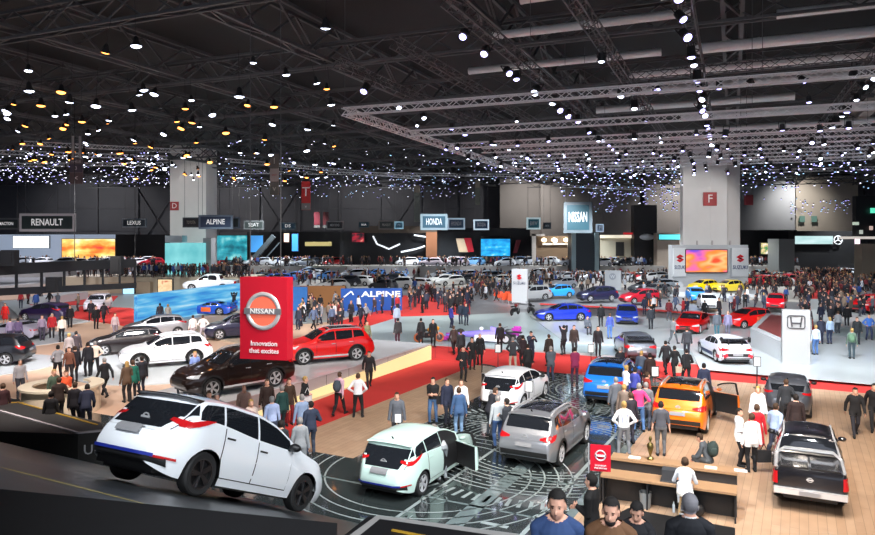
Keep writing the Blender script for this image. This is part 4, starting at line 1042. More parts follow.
# printed light graphics on the black stage
M_LINE=mat('stage_print_white',(.26,.30,.30),.3,noise=.6,nscale=.7); M_LINEG=mat('stage_print_grey',(.15,.19,.19),.2,coat=.6,noise=.5,nscale=1.2)
g=MB(); z=.054
def strip(u0,u1,v0,v1,mi=0): g.add([uv(u0,v0,z),uv(u0,v1,z),uv(u1,v1,z),uv(u1,v0,z)],[(0,1,2,3)],mi)
def arc(c,r,wd,a0,a1,n,mi=0,dash=1):
    for k in range(n):
        t0=a0+(a1-a0)*k/n; t1=a0+(a1-a0)*(k+dash)/n
        q=[(r,t0),(r+wd,t0),(r+wd,t1),(r,t1)]; g.add([(c[0]+a*math.cos(t),c[1]+a*math.sin(t),z) for a,t in q],[(0,1,2,3)],mi)
c1=G(549,448)
for k in range(9): arc(c1,2.6+k*.24,.05,0,2*PI,72,0,1 if k%3 else .55)
arc(c1,5.0,.5,0,2*PI,110,0,.35)
c2=G(516,401)
for k in range(5): arc(c2,2.9+k*.35,.06,0,2*PI,60,0,1 if k%2 else .6)
c3=G(617,392)
for k in range(7): arc(c3,2.4+k*.3,.08,0,2*PI,60,0,1 if k%2 else .6)
c4=G(428,474)
for k in range(4): arc(c4,3.0+k*.4,.05,0,2*PI,60,0)
for px,py,wd in ((395,519,.10),(521,535,.12),(440,530,.45),(575,505,.35)):
    _,v=UV(px,py); strip(4,uT-.3,v,v+wd,0 if wd<.2 else 1)
for px,py in ((430,500),(470,470)): 
    u,_=UV(px,py); strip(u,u+.1,vL,vR,1)
R2=random.Random(3)
for k in range(16):
    p=(R2.uniform(8,uT-1),R2.uniform(vL,vR-.4)); c=uv(*p); arc(c,R2.uniform(.1,.5),.04,R2.uniform(0,5),R2.uniform(5,9),14,R2.choice((0,1)))
    strip(p[0],p[0]+R2.uniform(.3,1.6),p[1],p[1]+.04,1)
for k in range(12):
    _,v=UV(575,470); strip(10+k*.5,10+k*.5+.16,v-.9,v-.2,0)
o=g.build('stage_floor_print',[M_LINE,M_LINEG]); o['kind']='structure'
# left carmaker's beige floor with white rounds
slab('beige_floor',[uv(2,-17.2-.0),uv(34.5,-19),uv(34.5,-26),uv(uA+12,-31),uv(52,-60),uv(6,-60)],0,.02,M_BEIGE)
slab('pale_stand_floor',[G(300,352),G(430,346),G(545,353),G(640,325),G(560,312),G(470,316),G(400,318),G(330,340)],0,.125,M_PALE)
def disc(px,py,r,m=None,z1=.05):
    c=G(px,py); slab('round_podium',[(c.x+r*math.cos(2*PI*k/48),c.y+r*math.sin(2*PI*k/48)) for k in range(48)],0,z1,m or M_WHITE,None,None,None); return bpy.context.scene.objects
def podium(px,py,r,label,z1=.05,m=None):
    c=G(px,py); o=MB().poly([(r*math.cos(2*PI*k/48),r*math.sin(2*PI*k/48)) for k in range(48)],0,z1).build('car_podium',m or M_WHITE,None,(c.x,c.y,0)); return tag(o,label,'podium')
podium(165,368,4.6,'round white podium under the white family car'); podium(128,356,4.0,'round white podium under the dark brown hatchback',.045)
podium(12,340,4.2,'round white podium under the silver sports car'); podium(-12,366,3.6,'round white podium cut by the dark wheel at the hall side',.045); podium(48,322,3.5,'round white podium under the dark violet car',.04)
# raised white stage with the lit wedge
def rp(px,py): return UV(px,py)
st_u0,st_u1,st_v0,st_v1=18.3,35.2,-22.6,-18.8
o=MB(); o.poly(uvrect(st_u0,st_u1,st_v0,st_v1),.02,.88,0); o.poly(uvrect(st_u0-.05,st_u1+.05,st_v0-.05,st_v1+.05),.88,.92,1)
for k in range(12): u=st_u0+k*1.75; a=uv(u,st_v1+.012); b_=uv(u+.03,st_v1+.012); o.add([(a.x,a.y,.03),(b_.x,b_.y,.03),(b_.x,b_.y,.88),(a.x,a.y,.88)],[(0,1,2,3)],2)
tag(o.build('car_stage',[mat('stage_side_grey',(.45,.42,.41),.25,noise=.05),mat('stage_top_white',(.62,.62,.64),.2,coat=.4,noise=.04),M_BLACK]),'raised white stage carrying the red and the dark brown off-road cars','stage')
a=uv(17.0,st_v1+.02,.03); b_=uv(st_u1,st_v1+.02,.03); m=MB(); d=uv(0,.06)-uv(0,0)
m.add([a,b_,b_+Vector((0,0,.80)),a+Vector((0,0,.03)),a+d,b_+d,b_+d+Vector((0,0,.80)),a+d+Vector((0,0,.03))],[(0,1,2,3),(4,7,6,5),(3,2,6,7),(1,5,6,2)])
tag(m.build('light_wedge',glow('ffe2a0',.55,'b8a880')),'long wedge shaped lit panel along the foot of the raised white stage','light')
# pale stands
slab('pale_stand_floor',[uv(uA,-19),uv(uA,60),uv(uA+18,60),uv(uA+18,vC+6),uv(uA+8,vC+4),uv(uA+8,-19)],0,.14,M_PALE)
slab('white_stand_floor',[uv(uA+18,1),uv(uA+18,62),uv(uA+48,62),uv(uA+48,1)],0,.16,M_WHITE)
slab('white_stand_floor',[G(565,345),G(690,352),G(700,372),G(875,388),G(900,345),G(770,330),G(640,318),G(530,318)],.14,.172,M_WHITE)
slab('grey_stand_floor',[G(20,318),G(75,316),G(240,330),G(330,322),G(395,306),G(395,298),G(300,290),G(0,300)],.0,.092,M_GREYF)
slab('carpet_floor',[G(70,318),G(215,340),G(240,338),G(130,309),G(80,307)],.02,.11,M_RED)
slab('carpet_floor',[G(330,338),G(470,318),G(470,300),G(400,296),G(400,306),G(330,325)],.0,.112,M_RED)
slab('carpet_floor',[G(540,306),G(640,311.5),G(760,321),G(760,319.5),G(640,310),G(540,305)],.14,.18,M_RED)
slab('carpet_floor',[G(798,330),G(830,330),G(835,285),G(808,285)],.0,.02,M_RED)
slab('carpet_floor',[G(30,306),G(110,306),G(118,297),G(35,297)],.0,.14,M_RED)
slab('grey_stand_floor',[G(800,360),G(900,362),G(900,330),G(830,330),G(800,335)],.0,.166,M_PALE)
slab('beige_floor',[G(-20,286),G(110,284),G(110,294),G(-20,303)],0,.152,M_BEIGE)
slab('beige_floor',[G(300,290),G(430,287),G(540,290),G(540,283),G(300,280)],0,.088,mat('sand_floor',(.45,.42,.38),.4,noise=.1,nscale=.3))
slab('beige_floor',[G(480,288),G(680,288),G(680,280),G(480,279)],0,.084,MC['sand_floor'])
slab('beige_floor',[G(745,300),G(800,302),G(800,288),G(745,287)],0,.192,MC['sand_floor'])
for nm,a in (('0',(0,276,330,276)),('1',(330,276,660,274))):
    slab('far_stand_floor',[G(a[0],a[1]),G(a[2],a[3]),G(a[2],270),G(a[0],270)],0,.08,MC['sand_floor'])
# ---------------------------------------------------------------- logo pillars ("lollipops")
def totem(px,py,w,h,d,label,z=.16,logo=None,col='dfe2e4',rz=-27.5):
    p=G(px,py,z); o=empty('logo_totem',p,rad(rz),label,'totem'); MB().box(-w/2,-d/2,0,w/2,d/2,h).build('panel',mat('totem_white',(.52,.54,.56),.35,noise=.03),o)
    return o
def s_logo(o,x,y,z,s):
    # red angular S
    m=MB(); P1=[(-.5,.16),(0,.5),(.45,.24),(.2,.1),(0,.2),(-.06,.16),(.2,.0),(-.02,-.14)]; 
    for pts in (P1,[(-a,-b) for a,b in P1]):
        n=len(pts); vs=[(x+a*s,y,z+b*s) for a,b in pts]+[(x+a*s,y-.04,z+b*s) for a,b in pts]
        m.add(vs,[tuple(range(n)),tuple(range(2*n-1,n-1,-1))]+[(i,(i+1)%n,n+(i+1)%n,n+i) for i in range(n)])
    m.build('emblem',plain('d01828'),o)
o=totem(520,303,1.7,3.6,.4,'white logo totem with a red angular emblem between the silver car and the aisle'); s_logo(o,0,-.22,2.75,.6); text('SUZUKI',.42,o,(0,-.23,2.1),UP,plain('203050'),fit=1.3)
o=totem(613,290,2.1,2.6,.4,'white logo totem with a grey round emblem on the far white stand',.1); m=MB(); m.cyl((0,-.2,1.8),(0,-.26,1.8),.45,n=20); m.build('emblem',plain('9aa0a8'),o); text('W',.6,o,(0,-.27,1.78),UP,plain('d8dce0'))
o=totem(795.5,364,1.35,2.95,.5,'white logo totem with a chrome letter emblem beside the white counter',.17,rz=-20); setmat(o.children[0],mat('totem_grey',(.34,.35,.355),.35,noise=.03))
m=MB(); 
def rr(w_,h_,r,n=5): 
    out=[]
    for cx_,cz_,a0 in ((w_-r,h_-r,0),(-w_+r,h_-r,90),(-w_+r,-h_+r,180),(w_-r,-h_+r,270)):
        for k in range(n): a=rad(a0+90*k/(n-1)); out.append((cx_+r*math.cos(a),cz_+r*math.sin(a)))
    return out
pts=rr(.42,.34,.12); 
for a,c in zip(pts,pts[1:]+pts[:1]): m.bar((a[0],-.27,2.3+a[1]),(c[0],-.27,2.3+c[1]),.05)
for s in (-1,1): m.bar((s*.2,-.27,2.04),(s*.27,-.27,2.58),.07)
m.bar((-.2,-.27,2.24),(.2,-.27,2.24),.08); m.build('emblem',plain('4a4c50',.3,.4),o)
# white counter behind that totem
p=G(770,352,.17); q=G(755,331,.17)
m=MB(); P=[G(750,345,.17),G(782,362,.17),G(812,352,.17),G(812,332,.17),G(768,326,.17)]; 
ctr=sum(P,Vector())/len(P); m.poly([(a.x,a.y) for a in P],.17,1.25); m.poly([(ctr.x+(a.x-ctr.x)*.8,ctr.y+(a.y-ctr.y)*.8) for a in P],1.25,1.26,1)
o=m.build('reception_counter',[mat('counter_white',(.54,.56,.58),.25,noise=.03),plain('7a3a38')]); tag(o,'large white reception counter with a dark red inside next to the chrome logo totem','counter')
# white display wall of the big stand with orange screen
p=Wp(672,285,96); q=Wp(748,245,96); o=empty('display_wall',((p.x+q.x)/2,96,0),0,'broad white display wall with two emblems in front of the wide pillar','display'); hw=(q.x-p.x)/2; top=q.z
MB().box(-hw,0,0,hw,1.5,top).build('panel',MC['totem_white'],o)
for s,x,pw_ in ((-1,-hw+.92,.84),(1,hw-1.3,1.15)):
    MB().box(x-pw_,-.5,1.7,x+pw_,0,top-.4).build('side_panel',plain('d8dcde'),o); s_logo(o,x,-.53,4.2,1.1); text('SUZUKI',.72,o,(x,-.53,2.95),UP,plain('203868'),bold=.01,fit=pw_*1.75)
screen(686,250,727,272,95.4,S_SUZ,'wide video screen with orange and violet shapes on the white display wall')
m=MB(); 
for x in (-1.6,.5,3.0): m.box(x-.08,.4,top,x+.08,.6,top+.6)
m.build('spot_arm',plain('b8b0b0'),o)
for px,w_ in ((707,.0),): 
    slab('white_plinth',[G(660,296),G(760,299),G(752,291),G(668,290)],0,.5,MC['totem_white'],None,'long white plinth at the foot of the broad display wall','plinth')
# blue mountain billboard with sloping display deck
a=G(137,327);b2=G(238,334)
m=MB(); P0=Wp(138,326,G(138,326).y); 
D1=G(138,326).y; D2=69
A=Vector(((138-CX)*D1/F,D1,0)); B=Vector(((244-CX)*69/F,69,0)); d=(B-A).normalized(); nrm=Vector((-d.y,d.x,0))
o=empty('billboard',A,math.atan2(d.y,d.x),'long blue billboard with a mountain and sea picture behind the blue racing car','billboard'); LL=(B-A).length
h0=H-(295-HY)*D1/F; h1=H-(283-HY)*69/F
m.add([(0,0,0),(LL,0,0),(LL,0,h1),(0,0,h0),(0,.4,0),(LL,.4,0),(LL,.4,h1),(0,.4,h0)],[(0,1,2,3),(5,4,7,6),(3,2,6,7),(0,3,7,4),(1,5,6,2)])
m.build('panel',screen_mat('billboard_print',[(.35,'1f78c8'),(.5,'4aa8dc'),(.62,'8fcbe6'),(.72,'c8e0ea'),(.8,'487898')],(3,1,6),.75),o)
P=[G(170,332),G(255,341),G(255,322),G(150,322)]
m=MB(); pl=[G(146,328),G(262,349),G(270,330),G(247,310)]
m.poly([(p.x,p.y) for p in pl],.0,.12)
tag(m.build('display_deck',plain('a89884')),'low beige display deck below the blue racing car','platform')
a=Wp(180,0,69.8); b4=Wp(246,0,69.8); tag(MB().box(a.x,69.8,0,b4.x,75,H-(291-HY)*72/F).build('pickup_deck',plain('98908a')),'grey deck carrying the silver white pickup behind the mountain billboard','platform')
# blue counter wall with white letters
D=66; p=Wp(341,309,D);q=Wp(402,288.5,D); o=empty('counter_wall',((p.x+q.x)/2,D,0),rad(4),'bright blue low wall with white capitals behind the crowd','wall')
hw=(q.x-p.x)/2; MB().box(-hw,0,0,hw,.5,q.z).build('panel',mat('signal_blue',hexc('0d4590'),.4,emit=.1,ecol=hexc('0d58c0'),noise=.03),o); text('ALPINE',.72,o,(.9,-.02,q.z-.55),UP,plain('e8f0f8'),sx=1.6,bold=.02)
m=MB(); m.bar((-2.6,-.03,q.z-.8),(-1.9,-.03,q.z-.25),.12); m.bar((-1.9,-.03,q.z-.25),(-1.7,-.03,q.z-.6),.1); m.build('emblem',plain('e8f0f8'),o)
D=66; p=Wp(293,312,D);q=Wp(307,287,D); MBo=bx('blue_panel',293,287,307,315,D,.4,mat('signal_blue2',hexc('2a6fb8'),.4,noise=.2,nscale=2),'short blue panel with white shapes at the edge of the red hanging banner','panel',0)
bx('wooden_wall',300,286,345,315,69,.4,plain('8a5a2c'),'low brown wooden wall behind the crowd by the blue low wall','wall',0)
# back-left stand pieces: white sloped plinth, beige box, screen, poster
def lowbox(px0,py0,px1,py1,h,d,m,label,nm='display_plinth',cat='plinth',z0=0):
    a=G(px0,py0);b3=G(px1,py1); dd=b3-a; o=MB().box(0,0,z0,dd.length,d,h).build(nm,m,None,a,math.atan2(dd.y,dd.x)); return tag(o,label,cat)
lowbox(50,306,88,300,.95,2.2,MC['counter_white'],'long white low plinth sloping towards the white van')
lowbox(-4,297,40,293,1.3,1.2,MC['counter_white'],'white counter at the hall side behind the flags')
bx('beige_partition',108,282,150,300,88,5,plain('a8957c'),'beige partition box with a small screen','partition',0)
screen(123,288,134,296,87.5,glow('a8d8f4',.8),'small pale blue screen on the beige partition')
screen(158,279.5,172,294,80,screen_mat('poster_car',[(.4,'e8c090'),(.55,'f0d8a8'),(.68,'d04828'),(.75,'503030')],(2,1,3),.8),'small lit cream poster with a red car')
a=Wp(60,0,89); b4=Wp(252,0,89); tag(MB().box(a.x,89,0,b4.x,95.6,2.0).build('raised_deck',plain('b0a48e')),'long beige raised deck with a crowd on it behind the mountain billboard','platform')
# dark bar with railing that crosses the far left
o=MB(); a=Wp(-12,268,46); b4=Wp(122,271,62)
for z0_,z1_ in ((262,268),(285,290)):
    o.bar(Wp(-12,(z0_+z1_)/2+5,46),Wp(135,(z0_+z1_)/2-2,66),.3,.8 if z0_<270 else .5)
for k in range(8):
    t=k/7; pa=Wp(-12,271,46).lerp(Wp(135,263,66),t); pb=Wp(-12,293.5,46).lerp(Wp(135,285.5,66),t); o.bar(pa,pb,.15)
for t in (0,.5,1): pa=Wp(-12,268,46).lerp(Wp(135,258,66),t); o.bar(pa,(pa.x,pa.y,18.5),.04)
tag(o.build('lighting_gantry',M_BLACK),'black suspended gantry crossing in front of the pale booth','gantry')
for i,(x,y,h,D) in enumerate(((2,251,17,48),(10,250,16,47),(117,256,18,58),(54,277,14,50))):
    p=Wp(x,y+h,D); m=MB(); m.box(-.45,-.3,0,.45,.3,h*D/F); m.box(-.3,-.36,.2,.3,-.3,h*D/F-.2); tag(m.build('loudspeaker_box',M_BLACK,None,p),'black loudspeaker box %s'%('at the hall edge of the black gantry','second from the hall edge on the black gantry','at the pillar end of the black gantry','hanging below the middle of the black gantry')[i],'loudspeaker')
# ---------------------------------------------------------------- red hanging banner box
D=22; cx_=(266.2-CX)*D/F; zt=H-(277-HY)*D/F; zb=H-(358.5-HY)*D/F; o=empty('hanging_banner_box',(cx_,D,zb),rad(-13),'big red hanging box with a chrome ring emblem and a white slogan','banner')
hw=.80; hh=zt-zb; M_RB=mat('banner_red',(.58,.004,.022),.5,emit=.06,ecol=(.8,.01,.04),noise=.02); MB().box(-hw,-.2,0,hw,.25,hh).build('panel',M_RB,o)
def ring_logo(o,x,y,z,r,txt=True,hole=True):
    m=MB(); n=36; prof=[]
    rings=[]
    for k in range(n):
        a=2*PI*k/n; rings.append([(x+math.cos(a)*(r+dr),y+dy,z+math.sin(a)*(r+dr)) for dr,dy in ((-.16*r,0),(-.1*r,-.07*r),(.0*r,-.1*r),(.1*r,-.05*r),(.12*r,0))])
    rings.append(rings[0]); m.loft([list(q) for q in rings],0,False); m.build('emblem_ring',mat('banner_chrome',(.78,.78,.79),.28,.45,noise=.04),o,smooth=1)
    MB().box(x-r*1.15,y-.12*r,z-.17*r,x+r*1.15,y,z+.17*r).build('emblem_bar',mat('banner_bar',(.30,.30,.32),.3,.5,noise=.04),o)
    if hole: m=MB(); m.cyl((x,y+.02,z),(x,y-.01,z),r*.88,n=28); m.build('emblem_disc',mat('emblem_orange',hexc('e86a50'),.5,emit=.3,noise=.15,nscale=3),o)
    if txt: text('NISSAN',r*.40,o,(x,y-.13*r,z),UP,plain('ffffff'),bold=.004,fit=r*1.7)
ring_logo(o,.0,-.21,1.52,.54)
text('Innovation',.215,o,(.03,-.215,.50),UP,plain('fbeef0'),bold=.003); text('that excites',.215,o,(.03,-.215,.27),UP,plain('fbeef0'),bold=.003)
m=MB()
for s in (-.55,.5): m.bar((s,0,hh),(s,0,19-zb),.02)
m.build('suspension_wire',M_ALUD,o)
# small red sign on a pole
D=13.2; p=Wp(600.5,471,D); zt=H-(445-HY)*D/F; o=empty('pole_sign',(p.x,D,0),rad(-14),'small red sign with a ring emblem on a thin pole beside the dark desk','sign')
MB().box(-.19,-.02,p.z,.19,.02,zt).build('panel',M_RB,o); m=MB(); m.bar((-.22,0,.03),(-.22,0,zt+.02),.025); m.box(-.4,-.18,0,-.04,.18,.03); m.build('pole',M_CHROME,o)
ring_logo(o,0,-.025,p.z+.3,.095,True,False); text('Innovation\nthat excites',.05,o,(0,-.03,p.z+.09),UP,plain('fbeef0'))
# ---------------------------------------------------------------- information desk
A=G(612,474,1.05); 
def deskframe(px,py,z): p=G(px,py,z); return p
a=G(610,458,1.12); b5=G(737,474,1.12); d=(b5-a); ang=math.atan2(d.y,d.x); LL=d.length
o=empty('information_desk',(a.x,a.y,.06),ang,'long dark information desk with oak tops and a raised visitor counter','desk')
m=MB(); m.box(0,.05,1.0,LL,.55,1.06); m.build('counter_top',M_WOODT,o); MB().box(0,.1,0,LL,.5,1.0).build('front_panel',mat('desk_black',(.02,.02,.022),.4,noise=.1),o)
m=MB(); m.box(-.15,-.55,.70,LL-.0,.1,.75); m.build('work_top',M_WOODT,o)
for i,x in enumerate((-.12,LL*.32,LL*.66,LL-.05)): MB().box(x,-.5,0,x+.04,.1,.70).build('support_panel',MC['desk_black'],o)
MB().box(-.12,-.06,0,LL,.1,.7).build('back_panel',MC['desk_black'],o)
MB().box(-.19,-.55,.0,-.15,.55,1.0).build('end_panel',MC['desk_black'],o)
DESK=o; DM=Matrix.Translation((a.x,a.y,.06))@Matrix.Rotation(ang,4,'Z')
def on_desk(nm,mb,mats,x,y,z,label,cat,group=None,smooth=False,rz=0):
    o=mb.build(nm,mats,None,tuple(DM@Vector((x,y,z))),ang+rz,smooth); return tag(o,label,cat,group)
m=MB(); m.lathe([(.001,0),(.13,0),(.16,.4),(.15,.4),(.12,.02)],14); on_desk('waste_bin',m,plain('8a8c8c'),.95,-.3,0,'grey waste bin under the oak work top','bin',smooth=40)
m=MB(); m.box(-.28,-.2,0,.28,.2,.02); m.box(-.24,-.15,.02,.24,.15,.3); on_desk('printer',m,[plain('3a3c40')],1.6,-.22,.75,'dark printer on the oak work top','printer')
for i,(x,y,c) in enumerate(((.6,.3,'e8e8ee'),(2.5,.25,'e0dcd0'),(3.2,.3,'e8e8ee'))): m=MB(); m.box(-.15,-.1,0,.15,.1,.012); on_desk('leaflet',m,plain(c),x,y,1.06,'white leaflet lying on the raised oak counter, %s'%('beside the standing man with braces','behind the seated receptionist','at the far end of the counter')[i],'leaflet',None)
for i,x in enumerate((1.65,1.8,2.05)): m=MB(); m.lathe([(.001,0),(.035,0),(.035,.18),(.012,.23),(.012,.27),(.001,.27)],10); on_desk('water_bottle',m,plain('c8d0d4',.1),x,-.35-.1*i,0,'clear water bottle standing on the floor under the desk','bottle','water bottles under the desk',40)
m=MB(); m.ball((0,0,.17),.19,.13,.17,12); m.bar((-.08,0,.3),(0,0,.42),.02); m.bar((.08,0,.3),(0,0,.42),.02); on_desk('handbag',m,plain('18181a'),2.2,-.4,0,'black handbag on the floor under the desk','bag',smooth=40)
# gold trophy like figure on the floor by the desk
p=G(643,458,1.12+.06-.06); 
m=MB(); m.lathe([(.001,0),(.09,0),(.085,.05),(.03,.07),(.03,.12),(.055,.2),(.09,.34),(.07,.42),(.02,.46),(.03,.5),(.045,.55),(.03,.6),(.001,.62)],16)
on_desk('trophy',m,mat('dark_gold',(.22,.17,.06),.3,.9,noise=.2),1.0,.32,1.06,'dark golden trophy standing on the raised oak counter','trophy',smooth=1)
def HP0(px,yh,z,top): D=F*(H-z-top)/(yh-HY); return ((px-CX)*D/F,D,z)
def stool(x,y,label):
    p=Vector((x,y,.06)); o=empty('bar_stool',p,ang,label,'stool'); m=MB(); m.cyl((0,0,.72),(0,0,.78),.2,n=20); m.build('seat',plain('d8d4cc'),o,smooth=40)
    for k in range(4): a=PI/4+PI/2*k; mm=MB(); mm.bar((math.cos(a)*.13,math.sin(a)*.13,.72),(math.cos(a)*.22,math.sin(a)*.22,0),.03); mm.build('leg',mat('light_oak',(.5,.33,.17),.4,noise=.1),o)
    mm=MB(); 
    for k in range(4): a=PI/4+PI/2*k; c=a+PI/2; mm.bar((math.cos(a)*.19,math.sin(a)*.19,.28),(math.cos(c)*.19,math.sin(c)*.19,.28),.025)
    mm.build('foot_rest',M_CHROME,o)
RS=HP0(685,458,.06,1.6)
stool(RS[0],RS[1],'light bar stool with wooden legs under the seated receptionist'); 
# ---------------------------------------------------------------- round beige counter at the left
c=G(62,385,1.05)
o=empty('round_counter',(c.x,c.y,.02),0,'round beige counter with a broad rim among visitors','counter')
n=48; r1,r0=3.0,2.35
def ringm(ra,rb,z0,z1,a0,a1,n=48):
    m=MB(); rings=[]
    for k in range(n+1):
        t=a0+(a1-a0)*k/n; rings.append([(ra*math.cos(t),ra*math.sin(t),z0),(rb*math.cos(t),rb*math.sin(t),z0),(rb*math.cos(t),rb*math.sin(t),z1),(ra*math.cos(t),ra*math.sin(t),z1)])
    return m.loft(rings,0,True,True)
M_CB=mat('counter_beige',(.8,.67,.5),.35,noise=.04)
ringm(1.32,1.42,0,1.0,rad(-250),rad(70)).build('body',M_CB,o); ringm(1.05,1.55,1.0,1.08,rad(-250),rad(70)).build('counter_top',mat('counter_cream',(.85,.75,.58),.3,noise=.03),o)
# dark corner stage with yellow line in front of it
a=G(-30,436,.9)
zst=1.0
pts=[G(-40,430,zst),G(-40,398,zst),G(0,399,zst),G(100,422,zst),G(105,431,zst),G(78,434,zst)]
m=MB(); m.poly([(p.x,p.y) for p in pts],0,zst); o=m.build('corner_stage',mat('stage_charcoal',(.03,.03,.03),.5,noise=.2)); tag(o,'dark low stage with a yellow line and pale edge before the round counter','stage')
m=MB(); q=[G(0,403.5,zst),G(18,402.5,zst),G(97,425,zst)]
for a_,b_ in zip(q,q[1:]): m.bar(a_+Vector((0,0,.012)),b_+Vector((0,0,.012)),.07,.02)
m.build('yellow_line',plain('a8862c'),o)
m=MB(); q=[G(-40,408+.5,zst),G(0,411.5,zst),G(78,433.5,zst),G(104,431,zst)]
for a_,b_ in zip(q,q[1:]): m.bar(a_+Vector((0,0,.02)),b_+Vector((0,0,.02)),.09,.05)
m.build('pale_edge',plain('b8b4b8'),o)
p=G(84,434,1.0); text('UC',.42,o,(p.x+.35,p.y-.12,.55),(PI/2,0,rad(8)),plain('d8d8dc'))
# ---------------------------------------------------------------- display ramp with the big white car
z0r,u0r,s=3.01,7.76,1.15/2.57
def rz_(u): return z0r-s*(u-u0r) if u>6.6 else z0r-s*(6.6-u0r)-s*(u-6.6)*.55
us=[4.2,5.0,5.8,6.6,7.4,8.4,9.6,10.8,11.6]; vs_=lin(-32,-1.6,12)
m=MB(); rings=[]
for v in vs_:
    top=[tuple(uv(u,v,rz_(u))) for u in us]; bot=[tuple(uv(us[-1],v,-0.0)),tuple(uv(us[0],v,-0.0))]; rings.append(top+bot)
m.loft(rings); 
o=tag(m.build('banked_ramp',[M_DARKP],smooth=20),'dark banked ramp of planks under the big white car','ramp')
m=MB()
for u_ in (6.0,): m.add([uv(u_,-31,rz_(u_)+.006),uv(u_,-2,rz_(u_)+.006),uv(u_+.02,-2,rz_(u_+.02)+.006),uv(u_+.02,-31,rz_(u_+.02)+.006)],[(0,1,2,3)])
m.build('edge_line',plain('a89850'),o)
# upper gallery the picture is taken from
M_GAL=mat('gallery_black',(.008,.008,.009),.6,noise=.2)
m=MB(); P=[(-6,4.4),(-2.25,3.55),(-.45,3.12),(-.25,1.2),(-6,1.2)]
m.poly(P,5.2,5.72); tag(m.build('gallery_floor_edge',M_GAL),'black floor edge of the upper gallery nearest the viewer','gallery',None,'structure')
def quadbar(pts,z,w,h,m,nm,label,cat):
    b=MB()
    for a_,c_ in zip(pts,pts[1:]): b.bar((a_[0],a_[1],z),(c_[0],c_[1],z),w,h)
    return tag(b.build(nm,m),label,cat)
def PZ(px,py,z): 
    p=G(px,py,z); return p
zp=5.0
pts=[PZ(340,540,zp),PZ(377,516.5,zp),PZ(520,539,zp)]
b=MB(); b.poly([(p.x,p.y) for p in (PZ(347,537,zp),PZ(377,515,zp),PZ(520,534,zp),PZ(520,560,zp),PZ(347,560,zp))],zp-.45,zp); b.poly([(p.x,p.y) for p in (PZ(356,540,zp),PZ(380,520.5,zp),PZ(500,538,zp),PZ(500,560,zp))],zp,zp+.012,1)
b.poly([(p.x,p.y) for p in (PZ(336,540,zp),PZ(368,515,zp),PZ(377,515,zp),PZ(347,540,zp))],zp-.5,zp-.01,1)
o=b.build('parapet',[mat('parapet_grey',(.38,.37,.36),.4,noise=.05),M_GAL]); tag(o,'grey topped parapet corner of the stairs near the viewer','parapet')
m=MB(); 
m.bar(PZ(392,530,zp+.02),PZ(470,545,zp+.02),.02,.01); m.build('yellow_tape',plain('b8902c'),o)
# stairs descending into the stand
m=MB()
for k in range(14):
    z1=3.0-.175*k; y0=5.2+.45*k; x0=.4; x1=3.9+.12*k
    if z1>.1: m.box(x0,y0 if k else 4.2,0,x1,y0+.45,z1)
tag(m.build('staircase',plain('2c2c2e')),'broad dark stairs carrying the people seen from the waist up','staircase')
# ---------------------------------------------------------------- cars
NA=UANG
def at(px,py,z=.0,D=None): return G(px,py,z)
MINT=paint('c9e4dc'); WHITEP=paint('eef0f4'); SILV=paint('8d9096',.5); BLUEP=paint('1c74d8',.2); ORNG=paint('f07808',.2); BLK=paint('14141a',.1)
BROWNB=paint('241815',.3); REDP=paint('d01010'); GREYP=paint('5a5e66',.4); DKG=paint('34383e',.4); CBLUE=paint('1838c8',.2); NAVY=paint('252a48',.3)
# the big white car on the ramp
P_LEAFB=car_proto(HATCH,2,('spoiler','blackhatch','blueskirt','darkspoiler','darkrim','darkmirror','darkhandle'))
rr_=Vector((-3.75,10.7)); uvr=to_uv(rr_); 
alpha=math.atan2(1.15,2.57)
fwd=Vector((UX*math.cos(alpha),UY*math.cos(alpha),-math.sin(alpha))); left=Vector((-VX,-VY,0)); up=fwd.cross(left)
if up.z<0: up=-up
Rm=Matrix((fwd,left,up)).transposed().to_4x4()
def ramp_car(u,v,dz):
    c=uv(u,v,rz_(u)); return Matrix.Translation(c+up*dz)@Rm
ucar=uvr[0]+1.32*math.cos(alpha)-.0; vcar=uvr[1]-.80
place_car(P_LEAFB,None,0,paint('f2f6fa'),'big white hatchback with black tailgate parked nose down on the dark ramp','car',M=ramp_car(ucar,vcar,.015),pm2=BLK)
o=MB().box(HATCH.wx[1]+.6,-.55,.1,HATCH.wx[1]+.9,.55,.18)
P_MINT=car_proto(HATCH,2,('openR','spoiler','blackhatch','blueskirt','darkmirror'))
place_car(P_MINT,G(420,475,.055),NA,MINT,'mint green hatchback with its door open on the black stage')
P_WL=car_proto(HATCH,2,('openL','spoiler','blackhatch','darkmirror'))
place_car(P_WL,G(516,401,.055),NA,WHITEP,'white hatchback with dark tailgate and open door at the far side of the black stage')
P_SUV=car_proto(SUV,2,('clad','rails','sunroof','spoiler','chrome'))
place_car(P_SUV,G(549,450,.055),NA-1,SILV,'silver grey crossover inside white printed rings on the black stage')
P_XT=car_proto(BIGSUV,2,('rails','spoiler','clad','sunroof'))
place_car(P_XT,G(614,395,.055),NA+3,BLUEP,'bright blue off-road car at the far corner of the black stage')
P_XO=car_proto(BIGSUV,2,('openR','openL','rails','spoiler','clad','sunroof'))
place_car(P_XO,G(687,421,.065),NA,ORNG,'orange off-road car with both front doors open on the oak floor')
P_PK=car_proto(PICK,2,('rails','clad','chrome','darkrim'))
place_car(P_PK,G(807,483,.065),NA+1,BLK,'black pickup truck seen from behind on the oak floor','pickup_truck','pickup truck',scale=.93)
PKM=Matrix.Translation(G(812,477,.065))@Matrix.Rotation(rad(NA+1),4,'Z')
